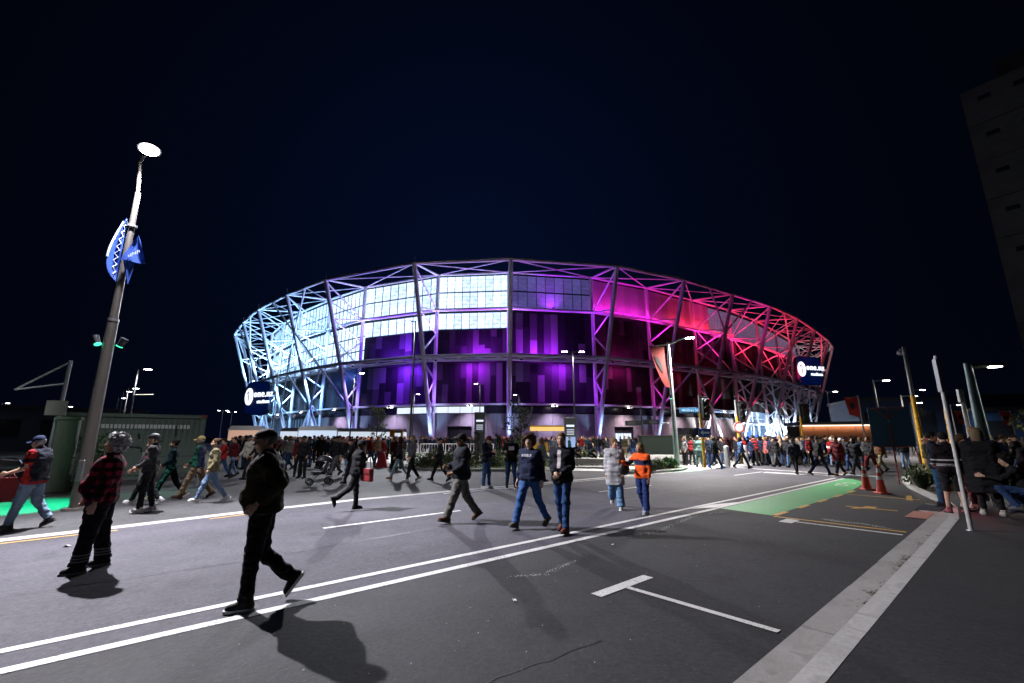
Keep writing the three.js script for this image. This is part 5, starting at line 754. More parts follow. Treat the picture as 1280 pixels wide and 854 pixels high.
// marquees and stalls by the blue end
for (const [x, z, w, lit, label] of [[-35, -60, 4, [0.55, 0.3, 0.2], 'small lit stall with an orange front beyond the container'], [-26.5, -62, 5, [0.6, 0.75, 1], 'white marquee with blue drawings on its front'], [-30, -74, 14, [0.75, 0.85, 1], 'long white marquee glowing beside the blue corner'], [-22.8, -80, 8, [0.8, 0.88, 1], 'white marquee tucked under the blue lattice']]) {
  const t = thing('marquee', label, 'marquee', [x, 0, z], 0.35); part('canopy', (() => { const s = new THREE.Shape(); s.moveTo(-w / 2, 0); s.lineTo(w / 2, 0); s.lineTo(w / 2 - 0.4, 0.55); s.lineTo(-w / 2 + 0.4, 0.55); const g = new THREE.ExtrudeGeometry(s, { depth: 4, bevelEnabled: false }); g.translate(0, 2.6, -2); return g; })(), std(0.22, 0.23, 0.26, 0.8), t); part('sign_light_box', boxG(w - 0.3, 1.3, 0.1), glow(...lit, 0.8, 0.2), t, [0, 1.95, 1.9]); for (const s of [-1, 1]) for (const q of [-1.8, 1.8]) part('pole', cylG(0.04, 0.04, 2.6, 8), M.galv, t, [s * (w / 2 - 0.1), 1.3, q]); const L = new THREE.RectAreaLight(new THREE.Color(...lit), 1.2, w - 0.4, 1.2); t.updateMatrixWorld(true); L.position.copy(t.localToWorld(V3(0, 1.95, 2.0))); L.lookAt(t.localToWorld(V3(0, 1.95, 9))); scene.add(L);
}
// red flags along the side street
for (const [x, z, H, label] of [[24.6, -31.6, 4.6, 'tall red flag with a dark emblem behind the crossing crowd'], [46, -45.5, 4.4, 'red flag on a lamp pole before the blue building, first of two'], [49.5, -44.5, 4.3, 'red flag on a lamp pole before the blue building, second of two']]) { const t = thing('street_flag', label, 'flag', [x, 0, z], -0.4); part('pole', cylG(0.05, 0.06, H, 10), M.galv, t, [0, H / 2, 0]); tube('arm', V3(0, H - 0.1, 0), V3(-0.82, H - 0.07, 0), 0.03, M.galv, t); const s = new THREE.Shape(); s.moveTo(-0.8, 0); s.lineTo(0, 0); s.lineTo(0, -1.5); s.quadraticCurveTo(-0.35, -1.2, -0.62, -1.25); s.quadraticCurveTo(-0.68, -0.7, -0.8, 0); part('cloth', new THREE.ExtrudeGeometry(s, { depth: 0.02, bevelEnabled: false }), std(0.45, 0.03, 0.03, 0.8), t, [-0.04, H - 0.12, 0]); const e = new THREE.Shape(); e.absellipse(-0.38, -0.6, 0.17, 0.25, 0, 6.28); part('emblem', new THREE.ExtrudeGeometry(e, { depth: 0.005, bevelEnabled: false }), std(0.03, 0.02, 0.02, 0.8), t, [-0.04, H - 0.12, 0.022]); }

// ---------- people near the camera ----------
const C = { black: [0.012, 0.012, 0.014], char: [0.018, 0.018, 0.021], navy: [0.012, 0.018, 0.045], denim: [0.04, 0.085, 0.19], darkDenim: [0.022, 0.045, 0.11], paleDenim: [0.16, 0.24, 0.37], olive: [0.05, 0.045, 0.025], khaki: [0.16, 0.14, 0.08], tan: [0.22, 0.155, 0.1], grey: [0.11, 0.11, 0.115], pale: [0.33, 0.31, 0.27], red: [0.28, 0.015, 0.018], maroon: [0.075, 0.01, 0.013], white: [0.65, 0.65, 0.65], brown: [0.09, 0.045, 0.025], teal: [0.01, 0.045, 0.055], mint: [0.18, 0.3, 0.28], orange: [0.7, 0.1, 0.02], pink: [0.3, 0.08, 0.08], green: [0.02, 0.12, 0.06] };
const skinA = [0.44, 0.27, 0.19], skinB = [0.3, 0.17, 0.11], skinC = [0.16, 0.085, 0.055], blond = [0.32, 0.2, 0.09], brownH = [0.05, 0.028, 0.015], greyH = [0.36, 0.36, 0.37], blackH = [0.012, 0.01, 0.009];
const W_ = facing(-0.751, 0.66); // walking back along the road, to the left and towards the viewer
const plaid = (x, y, z) => { const a = Math.floor(y / 0.055) & 1, b = Math.floor((x + z * 0.6) / 0.06) & 1; return a && b ? [0.008, 0.006, 0.008] : a || b ? [0.035, 0.004, 0.009] : [0.21, 0.012, 0.032]; };
const bandJacket = (x, y, z) => y > 1.2 && y < 1.33 && Math.abs(x) < 0.3 ? [0.02, 0.025, 0.06] : C.orange;
const stripedHem = (x, y, z) => { const q = y; return (q > 0.15 && q < 0.165) || (q > 0.185 && q < 0.2) || (q > 0.22 && q < 0.235) ? [0.16, 0.16, 0.18] : [0.008, 0.008, 0.011]; };
const strideHigh = { legL: [0.1, 0.04, 0.02, 0.03], legR: [-0.02, 0.8, 0.02, -0.95] };

person({ fine: 1, cell: 0.012, h: 1.78, build: 1.24, belly: 0.01, top: [0.028, 0.025, 0.016], hem: -0.05, loose: 1.16, armW: 1.3, legs: [0.008, 0.008, 0.011], legW: 1.12, shoes: [0.012, 0.012, 0.014], sole: [0.55, 0.55, 0.55], head: ['flatcap', 'short'], hat: [0.02, 0.018, 0.02], hair: [0.12, 0.12, 0.12], skin: skinA, ...strideHigh, armL: [-0.7, 0.5, 1.35, 0.6], armR: [-0.5, 0.4, 1.25, 0.55], lean: 0.05, headYaw: 0.15, headPitch: 0.02 }, -2.62, -4.95, facing(-0.93, 0.37), 'man in a dark flat cap and olive jacket striding over the double white line');
person({ fine: 1, cell: 0.012, h: 1.72, build: 1.4, belly: 0.03, top: plaid, topName: 'plaid_shirt', hem: -0.12, loose: 1.05, legs: stripedHem, legW: 1.3, flare: 1.2, shoes: C.char, sole: [0.2, 0.2, 0.22], head: ['curly'], hair: greyH, skin: skinA, legL: [0.12, 0.02, 0.1, 0], legR: [-0.1, 0.04, 0.1, 0], armL: [0.0, 0.2, 0.3, 0.1], armR: [0.25, 0.2, 0.35, 0.1], lean: -0.06, headPitch: -0.22, headYaw: -0.1 }, -5.5, -6.25, facing(-0.8, 0.55), 'woman with grey curls in a red and black plaid shirt, head tipped back');
{ const p = person({ fine: 1, h: 1.74, build: 1.3, belly: 0.05, sleeve: 'short', top: (x, y, z) => Math.abs(x) > 0.24 ? (y > 1.22 && y < 1.3 ? C.black : [0.28, 0.02, 0.02]) : y < 0.87 ? [0.22, 0.015, 0.02] : [0.012, 0.014, 0.022], topName: 'vest_and_shirt', hem: -0.13, puffer: 1, legs: [0.14, 0.2, 0.28], legW: 1.15, shoes: [0.06, 0.06, 0.07], sole: C.grey, head: ['cap', 'short'], hat: C.navy, hair: greyH, skin: skinA, ...GAIT.step, armL: [0.15, 0.12, 1.1, 0.1], armR: [0.2, 0.1, 1.0, 0.05], headPitch: 0.2 }, -9.2, -8.9, facing(-0.93, 0.3), 'stout man in a black padded vest over a red shirt and jeans');
  const b = thing('carrier_bag', 'red carrier bag hanging from the hand of the man in the padded vest', 'bag', [p.wrists[1].x - 0.1, p.wrists[1].y - 0.52, p.wrists[1].z + 0.05], 0.4); part('pouch', (() => { const g = new THREE.BoxGeometry(0.36, 0.44, 0.14, 5, 6, 3); const q = g.attributes.position; for (let i = 0; i < q.count; i++) { const y = q.getY(i); q.setZ(i, q.getZ(i) * (1.1 - y * 1.4) + 0.02 * Math.sin(q.getX(i) * 30 + y * 9)); q.setX(i, q.getX(i) * (1 - y * 0.5)); } g.computeVertexNormals(); return g; })(), std(0.22, 0.015, 0.015, 0.5), b, [0, 0.22, 0]); tube('handle', V3(-0.06, 0.42, 0), V3(0, 0.54, 0), 0.01, std(0.22, 0.015, 0.015, 0.5), b); tube('handle', V3(0.06, 0.42, 0), V3(0, 0.54, 0), 0.01, std(0.22, 0.015, 0.015, 0.5), b); }
person({ fine: 1, h: 1.78, build: 1.05, top: (x, y, z) => z > 0.07 && Math.abs(x) < 0.075 && y > 0.95 ? [0.28, 0.02, 0.02] : [0.03, 0.03, 0.033], hem: -0.06, legs: C.black, shoes: C.white, sole: C.white, head: ['flatcap', 'short'], hat: C.black, hair: [0.1, 0.1, 0.1], skin: skinA, legL: [0.1, 0.04, 0.04, 0.05], legR: [-0.08, 0.12, 0.04, -0.1], armL: [0.1, 0.1, 0.9, 0.5], armR: [0.05, 0.1, 0.9, 0.5] }, -8.45, -10.75, facing(-0.9, 0.45), 'man in a flat cap with an open dark jacket over a red shirt');
person({ fine: 1, h: 1.66, top: [0.025, 0.02, 0.022], legs: C.black, shoes: C.white, sole: C.white, head: ['long'], hair: [0.16, 0.07, 0.03], skin: skinA, ...GAIT.strideB }, -9.4, -11.9, facing(-0.85, 0.3), 'woman with long auburn hair half hidden behind the man in the flat cap');
person({ fine: 1, h: 1.66, build: 0.95, top: [0.008, 0.022, 0.03], legs: (x, y, z) => Math.abs(x) > 0.168 ? [0.02, 0.14, 0.1] : C.black, legW: 1.1, shoes: C.tan, sole: C.white, head: ['bun'], hair: blackH, skin: skinA, ...GAIT.stride, armL: [0.1, 0.1, 1.0, 0.6] }, -9.55, -12.9, facing(-0.85, 0.4), 'woman with dark tied-up hair in a dark teal top and striped track pants');
person({ fine: 1, h: 1.76, build: 1.08, top: (x, y, z) => z < -0.02 ? [0.015, 0.02, 0.05] : [0.015, 0.08, 0.05], hem: -0.08, legs: C.tan, legW: 1.1, shoes: C.brown, head: ['cap', 'short'], hat: [0.28, 0.2, 0.08], hair: greyH, skin: skinA, ...GAIT.stride }, -8.95, -13.1, facing(-0.9, 0.35), 'man in a tan cap, navy and green jacket and tan trousers');
person({ fine: 1, h: 1.7, top: C.khaki, hem: -0.1, loose: 1.08, legs: C.paleDenim, shoes: C.white, sole: C.white, head: ['bun'], hair: brownH, skin: skinA, ...GAIT.strideB, armL: [-0.2, 0.2, 0.7, 0.4], armR: [-0.2, 0.2, 0.7, 0.4], headYaw: 0.2 }, -7.95, -12.25, facing(-0.88, 0.45), 'woman in a quilted khaki jacket and pale jeans, hands in her pockets');
{ const p = person({ fine: 1, h: 1.62, build: 1.2, top: C.black, hem: -0.13, loose: 1.1, topName: 'coat', legs: C.black, shoes: C.black, head: ['beanie', 'short'], hat: C.char, hair: blackH, skin: skinC, legL: [0.08, 0.02, 0.02, 0], legR: [-0.42, 0.55, 0.02, -1.2], armL: [0.25, 0.12, 0.3, 0.1], armR: [-0.15, 0.12, 0.25, 0.1], headYaw: -0.3, lean: 0.08 }, -3.75, -11.15, facing(0.8, -0.55), 'person in a black coat and dark beanie striding along the road edge');
  const b = thing('handbag', 'dark red handbag carried by the person in the black coat', 'handbag', [-3.42, 0.66, -10.95], -0.6); part('pouch', boxG(0.3, 0.3, 0.12, 0.03), std(0.2, 0.015, 0.02, 0.5), b, [0, 0.15, 0]); part('flap', boxG(0.28, 0.12, 0.02, 0.008), std(0.16, 0.012, 0.016, 0.5), b, [0, 0.24, 0.065]); for (const s of [-0.1, 0.1]) tube('strap', V3(s, 0.29, 0), V3(s * 0.3, 0.62, 0), 0.009, C ? M.black : 0, b); }
person({ fine: 1, h: 1.8, build: 1.12, top: [0.012, 0.013, 0.018], topName: 'hooded_jacket', hem: -0.11, loose: 1.2, armW: 1.2, legs: [0.12, 0.115, 0.1], legW: 1.25, shoes: C.brown, sole: [0.12, 0.1, 0.08], head: ['cap', 'short'], hat: C.black, hair: blackH, skin: skinB, ...GAIT.stride, armL: [0.1, 0.12, 0.9, 0.4], armR: [0.15, 0.14, 1.25, 0.5], headYaw: 0.1 }, -1.05, -9.6, facing(-0.93, 0.4), 'man in a black cap, black jacket and baggy grey green cargo trousers');
person({ fine: 1, h: 1.7, top: C.char, legs: C.black, shoes: C.black, head: ['beanie'], hat: C.char, skin: skinA, ...GAIT.strideB, armL: [0.1, 0.1, 0.9, 0.4] }, -2.85, -18.1, facing(-1, 0.15), 'person in charcoal walking behind the man in cargo trousers');
person({ fine: 1, h: 1.76, top: [0.012, 0.016, 0.03], puffer: 1, hem: -0.1, legs: C.denim, shoes: C.white, sole: C.white, head: ['beanie', 'short'], hat: [0.1, 0.015, 0.02], hair: blackH, skin: skinA, ...GAIT.phone, headPitch: 0.4 }, -0.86, -15.6, facing(0.75, 0.5), 'man in a navy puffer jacket and jeans looking down at his phone');
person({ fine: 1, h: 1.78, top: (x, y, z) => z > 0.1 && Math.abs(x) < 0.09 && y > 1.24 && y < 1.36 ? C.white : C.black, hem: -0.1, legs: C.darkDenim, shoes: C.char, sole: C.white, head: ['beanie', 'mask'], hat: C.grey, hair: blackH, skin: skinB, ...GAIT.phone, armL: [0.1, 0.35, 1.5, 0.3], armR: [0.1, 0.35, 1.6, 0.35], headPitch: 0.25 }, -0.03, -15.6, facing(0.1, 1), 'man in a black hoodie with a pale print, grey beanie and face scarf');
person({ fine: 1, h: 1.77, build: 1.05, top: (x, y, z) => z > 0.09 && Math.abs(x) < 0.11 && y > 1.3 && y < 1.345 && (Math.floor(x * 70) & 3) ? [0.35, 0.35, 0.38] : [0.014, 0.018, 0.04], topName: 'sweatshirt', hem: -0.08, legs: [0.035, 0.09, 0.24], legW: 1.1, shoes: [0.12, 0.1, 0.08], sole: C.grey, head: ['curly'], hair: brownH, skin: skinA, ...GAIT.strideB, armL: [-0.3, 0.12, 0.4, 0.1], armR: [0.05, 0.12, 0.3, 0.1], headYaw: 0.25 }, 0.35, -9.0, facing(-0.62, 0.78), 'curly-haired man in a navy sweatshirt and blue jeans walking beside the man in a blazer');
person({ fine: 1, h: 1.77, top: (x, y, z) => z > 0.09 && Math.abs(x) < 0.035 && y > 1.12 ? [0.5, 0.45, 0.47] : [0.012, 0.012, 0.018], topName: 'blazer', hem: -0.2, loose: 1.04, legs: [0.02, 0.05, 0.13], shoes: [0.12, 0.04, 0.025], sole: C.black, head: ['short'], hair: [0.13, 0.08, 0.04], skin: skinA, legL: [0.2, 0.04, 0.03, 0.1], legR: [-0.14, 0.2, 0.03, -0.3], armL: [0.1, 0.1, 1.0, 0.75], armR: [0.1, 0.1, 1.05, 0.75], headYaw: 0.2 }, 0.93, -8.55, facing(-0.5, 0.85), 'man in a dark blazer over a pale shirt with his hands clasped');
{ const p = person({ fine: 1, h: 1.68, top: [0.34, 0.34, 0.36], topName: 'padded_coat', puffer: 1, hem: -0.36, loose: 1.04, legs: [0.12, 0.22, 0.36], legW: 1.2, flare: 1.5, shoes: [0.3, 0.34, 0.34], sole: C.white, head: ['bun'], hair: [0.12, 0.07, 0.03], skin: skinA, legL: [0.12, 0.02, 0.03, 0], legR: [-0.3, 0.55, 0.03, -0.8], armL: [-0.1, 0.2, 0.7, 0.3], armR: [0.0, 0.12, 0.2, 0.1], headYaw: 0.75 }, 2.5, -11.2, facing(-0.25, 0.97), 'woman in a long pale grey padded coat and wide jeans');
  const b = thing('shoulder_bag', 'small black bag at the side of the woman in the pale padded coat', 'bag', [2.68, 0.8, -11.0], 0.2); part('pouch', new THREE.SphereGeometry(0.15, 14, 10).scale(0.9, 1, 0.5), C ? M.black : 0, b, [0, 0.14, 0]); tube('strap', V3(-0.05, 0.25, 0), V3(-0.12, 0.58, -0.04), 0.01, M.black, b); }
person({ fine: 1, h: 1.55, build: 0.92, top: bandJacket, hem: -0.1, loose: 1.1, armW: 1.1, legs: [0.02, 0.035, 0.12], legW: 1.15, flare: 1.2, shoes: [0.25, 0.3, 0.42], sole: C.white, head: ['long'], hair: [0.2, 0.13, 0.06], skin: skinA, legL: [0.1, 0.02, 0.02, 0], legR: [-0.05, 0.5, 0.02, -0.7], armL: [0.0, 0.1, 0.2, 0.1], armR: [0.55, 0.55, 1.2, 0.1], headYaw: -0.55 }, 2.98, -10.55, facing(-0.55, 0.55), 'girl with long hair in an orange jacket with a dark chest band');
person({ h: 1.68, fine: 1, top: [0.2, 0.23, 0.22], hem: -0.2, legs: C.black, head: ['bob'], hair: blond, skin: skinA, ...GAIT.step, headYaw: -0.3 }, 1.15, -17.7, facing(0.85, -0.4), 'fair-haired woman in a grey green coat behind the two men walking together');
{ // pram and the person pushing it
  person({ fine: 1, h: 1.66, top: (x, y, z) => z > 0.1 && Math.abs(x) < 0.05 && y > 1.18 && y < 1.28 ? [0.4, 0.35, 0.36] : C.black, legs: C.black, shoes: C.char, head: ['beanie'], hat: C.black, skin: skinA, ...GAIT.step, armL: [0.4, 0.1, 0.5, 0.1], armR: [0.4, 0.1, 0.5, 0.1] }, -6.1, -17.3, facing(-0.85, 0.5), 'person in a black hoodie pushing a dark pram');
  const t = thing('pram', 'dark folding pram pushed along the plaza edge', 'pram', [-6.95, 0, -16.85], facing(-0.85, 0.5)); for (const [x, z] of [[-0.22, 0.4], [0.22, 0.4], [-0.25, -0.25], [0.25, -0.25]]) { const g = geoOf('pramwheel', () => { const q = new THREE.TorusGeometry(0.1, 0.025, 6, 16); q.rotateY(Math.PI / 2); return q; }); part('wheel', g, M.rubber, t, [x, 0.125, z]); } for (const x of [-0.22, 0.22]) { tube('frame', V3(x, 0.12, 0.4), V3(x, 1.0, -0.5), 0.016, M.black, t); tube('frame', V3(x, 0.12, -0.25), V3(x, 0.6, -0.08), 0.016, M.black, t); } tube('handle', V3(-0.22, 1.0, -0.5), V3(0.22, 1.0, -0.5), 0.02, M.black, t); part('seat', boxG(0.4, 0.1, 0.4, 0.03), M.black, t, [0, 0.42, 0.1]); const bk = part('backrest', boxG(0.4, 0.5, 0.06, 0.02), M.black, t, [0, 0.68, -0.14]); bk.rotation.x = -0.35; part('canopy', new THREE.SphereGeometry(0.3, 14, 8, 0, 6.28, 0, 1.4).scale(0.75, 0.8, 1), M.black, t, [0, 0.8, -0.05]);
}
person({ fine: 1, h: 1.8, top: [0.28, 0.25, 0.2], hem: -0.1, legs: [0.2, 0.18, 0.15], shoes: C.brown, head: ['cap'], hat: C.red, skin: skinA, ...GAIT.stand }, -10.1, -26.6, facing(0.5, -1), 'man in a red cap and beige clothes standing behind the pram');
person({ fine: 1, h: 1.84, top: C.black, legs: C.black, head: ['short'], hair: brownH, skin: skinA, ...GAIT.stand }, -10.75, -25.6, facing(0.6, 0.8), 'tall man in black standing beside the man in the red cap');
person({ fine: 1, h: 1.74, top: [0.014, 0.014, 0.018], hem: -0.15, legs: [0.16, 0.22, 0.24], shoes: [0.14, 0.07, 0.03], sole: C.tan, head: ['hood'], hat: C.black, skin: skinB, ...GAIT.stride, armL: [0, 0.2, 0.7, 0.4], armR: [0, 0.2, 0.7, 0.4] }, -4.6, -18.75, facing(-0.95, 0.2), 'person in a black hooded jacket and grey green jeans with brown shoes');
person({ fine: 1, h: 1.8, top: [0.07, 0.07, 0.075], puffer: 1, legs: C.black, shoes: C.white, sole: C.white, head: ['short'], hair: [0.15, 0.12, 0.09], skin: skinA, ...GAIT.step, armL: [-0.1, 0.25, 0.7, 0.3], armR: [-0.1, 0.25, 0.7, 0.3] }, -3.95, -18.15, facing(-0.9, 0.4), 'man in a grey puffer jacket, black trousers and white shoes');
{ person({ fine: 1, h: 1.72, top: (x, y) => y > 1.15 ? [0.12, 0.015, 0.02] : C.black, legs: C.black, head: ['short'], hair: brownH, skin: skinA, ...GAIT.stand }, -6.75, -26.2, facing(0.2, -1), 'person in a dark red top with a big red tote bag');
  const t = thing('tote_bag', 'large red tote bag standing at a person\'s feet on the plaza', 'bag', [-7.35, 0.02, -25.9]); part('pouch', (() => { const g = new THREE.BoxGeometry(0.62, 0.85, 0.2, 4, 5, 2); const q = g.attributes.position; for (let i = 0; i < q.count; i++) q.setX(i, q.getX(i) * (1 - 0.6 * (q.getY(i) / 0.85 + 0.5))); g.computeVertexNormals(); return g; })(), std(0.45, 0.02, 0.03, 0.6), t, [0, 0.42, 0]); tube('handle', V3(-0.08, 0.84, 0), V3(0.02, 1.1, 0), 0.012, std(0.45, 0.02, 0.03, 0.6), t); }
// the group on the footpath at the right
const FP = 0.09;
person({ fine: 1, h: 1.74, top: [0.01, 0.016, 0.035], hem: -0.1, legs: [0.02, 0.07, 0.13], shoes: C.black, head: ['short'], hair: blackH, skin: skinB, ...GAIT.stand, armR: [0.2, 0.2, 1.2, 0.5], armL: [0.2, 0.2, 1.0, 0.5] }, 10.15, -11.0, facing(0.6, 0.5), 'man in a navy jacket and jeans at the kerb holding a red pouch', undefined, FP);
{ const t = thing('pouch_bag', 'dark red pouch held at the kerb by the man in navy', 'bag', [10.28, 0.98, -10.62]); part('pouch', boxG(0.14, 0.34, 0.24, 0.05), std(0.2, 0.015, 0.03, 0.6), t, [0, 0.17, 0]); part('zip', boxG(0.145, 0.012, 0.2), M.black, t, [0, 0.3, 0]); }
person({ fine: 1, h: 1.72, build: 1.05, shorts: true, top: (x, y, z) => (y > 1.12 && y < 1.145) || (y > 1.03 && y < 1.05) || (y > 1.0 && y < 1.01) ? [0.5, 0.48, 0.48] : [0.014, 0.01, 0.012], topName: 'striped_jersey', hem: -0.14, legs: C.black, shoes: [0.2, 0.05, 0.06], head: ['short'], hair: blackH, skin: skinA, ...GAIT.stand, armL: [0.15, 0.15, 1.0, 0.4] }, 9.55, -10.05, facing(0.35, -0.9), 'person in a black jersey with white stripes and shorts beside a bicycle', undefined, FP);
person({ fine: 1, h: 1.78, build: 1.3, top: [0.012, 0.012, 0.014], topName: 'long_puffer_coat', puffer: 1, hem: -0.5, loose: 1.1, armW: 1.2, legs: C.black, shoes: [0.3, 0.3, 0.26], sole: C.grey, head: ['hood'], hat: [0.12, 0.09, 0.05], skin: skinA, ...GAIT.stand, armR: [0.3, 0.2, 1.1, 0.3] }, 10.0, -9.75, facing(0.55, -0.8), 'person in a long black puffer coat with a fur hood, back turned', undefined, FP);
person({ fine: 1, h: 1.7, top: C.char, legs: C.black, shoes: [0.35, 0.35, 0.28], head: ['bob'], hair: brownH, skin: skinA, ...GAIT.phone, headPitch: 0.35 }, 10.55, -10.75, facing(0.2, 0.7), 'person in charcoal with bobbed hair lit by a phone, among the group at the kerb', undefined, FP);
person({ fine: 1, h: 1.86, top: C.navy, legs: C.black, head: ['short'], hair: [0.3, 0.14, 0.05], skin: skinA, ...GAIT.stand }, 11.3, -11.1, facing(-0.5, 0.8), 'tall ginger-haired person behind the long puffer coat', undefined, FP);
person({ fine: 1, h: 1.66, top: C.black, legs: C.darkDenim, shoes: C.grey, head: ['curly'], hair: blackH, skin: skinA, legL: [1.75, 2.3, 0.15, 0], legR: [0.5, 2.1, 0.15, -1.2], armL: [0.7, 0.15, 0.8, 0.3], armR: [0.7, 0.15, 0.8, 0.3], lean: 0.35, seatY: 0.42 }, 10.35, -9.35, facing(-0.7, -0.5), 'person in dark jeans crouching beside the bicycle', undefined, FP);
person({ fine: 1, h: 1.62, top: C.black, legs: C.black, head: ['short'], hair: blackH, skin: skinA, ...GAIT.stand }, 11.1, -9.75, facing(-0.8, 0.5), 'person in black with short dark hair at the edge of the footpath group', undefined, FP);
person({ fine: 1, h: 1.75, top: [0.02, 0.05, 0.1], legs: C.black, head: ['short'], hair: brownH, skin: skinA, ...GAIT.stand }, 13.2, -11.3, facing(-0.6, 0.8), 'person in a dark blue jacket behind the footpath group', undefined, FP);
{ // bicycle with a red tail light
  const t = thing('bicycle', 'black bicycle with a glowing red tail light leaning at the kerb', 'bicycle', [10.55, FP, -10.35], 0.25); const wh = geoOf('bikewheel', () => new THREE.TorusGeometry(0.31, 0.022, 8, 28));
  for (const x of [-0.5, 0.5]) { const w = part('wheel', wh, M.rubber, t, [x, 0.333, 0]); for (let q = 0; q < 6; q++) { const a = q * Math.PI / 6; tube('spoke', V3(Math.cos(a) * 0.3, Math.sin(a) * 0.3, 0), V3(-Math.cos(a) * 0.3, -Math.sin(a) * 0.3, 0), 0.002, M.galv, w); } }
  const fr = std(0.02, 0.02, 0.025, 0.3), J = { r: V3(-0.5, 0.33, 0), f: V3(0.5, 0.33, 0), bb: V3(-0.06, 0.29, 0), s: V3(-0.2, 0.78, 0), h: V3(0.36, 0.8, 0) };
  for (const [a, b] of [['r', 'bb'], ['bb', 's'], ['r', 's'], ['bb', 'h'], ['s', 'h'], ['h', 'f']]) tube('frame_tube', J[a], J[b], 0.016, fr, t);
  part('saddle', boxG(0.26, 0.05, 0.13, 0.024), M.black, t, [-0.24, 0.9, 0]); tube('seat_post', J.s, V3(-0.23, 0.88, 0), 0.012, M.galv, t); tube('handlebar', V3(0.34, 0.98, -0.28), V3(0.34, 0.98, 0.28), 0.013, M.black, t); tube('stem', J.h, V3(0.34, 0.98, 0), 0.014, M.black, t);
  part('crank', cylG(0.08, 0.08, 0.02, 16).clone().rotateX(Math.PI / 2), M.galv, t, [-0.06, 0.29, 0.03]);
  const lp = part('tail_light', new THREE.SphereGeometry(0.035, 12, 8), glow(1, 0.02, 0.06, 50, 0.2), t, [-0.72, 0.5, 0.02]); t.updateMatrixWorld(true); const L = new THREE.PointLight(new THREE.Color(1, 0.05, 0.08), 0.35, 0, 2); L.position.copy(t.localToWorld(V3(-0.72, 0.5, 0.02))); L.castShadow = true; scene.add(L);
}
// two people sitting on the bench
for (const [x, z, label] of [[3.7, -26.45, 'person in black sitting hunched on the concrete bench'], [4.6, -26.6, 'person in dark grey sitting on the concrete bench, legs towards the road']]) person({ fine: 1, h: 1.7, top: label.includes('grey') ? C.char : C.black, legs: C.black, head: ['hood'], hat: label.includes('grey') ? C.char : C.black, skin: skinA, legL: [1.5, 1.45, 0.06, 0], legR: [1.45, 1.4, 0.06, 0], lean: 0.4, armL: [0.4, 0.1, 0.8, 0.3], armR: [0.4, 0.1, 0.8, 0.3], seatY: 0.545 }, x, z - 0.1, facing(0.3, 1), label, undefined, 0);

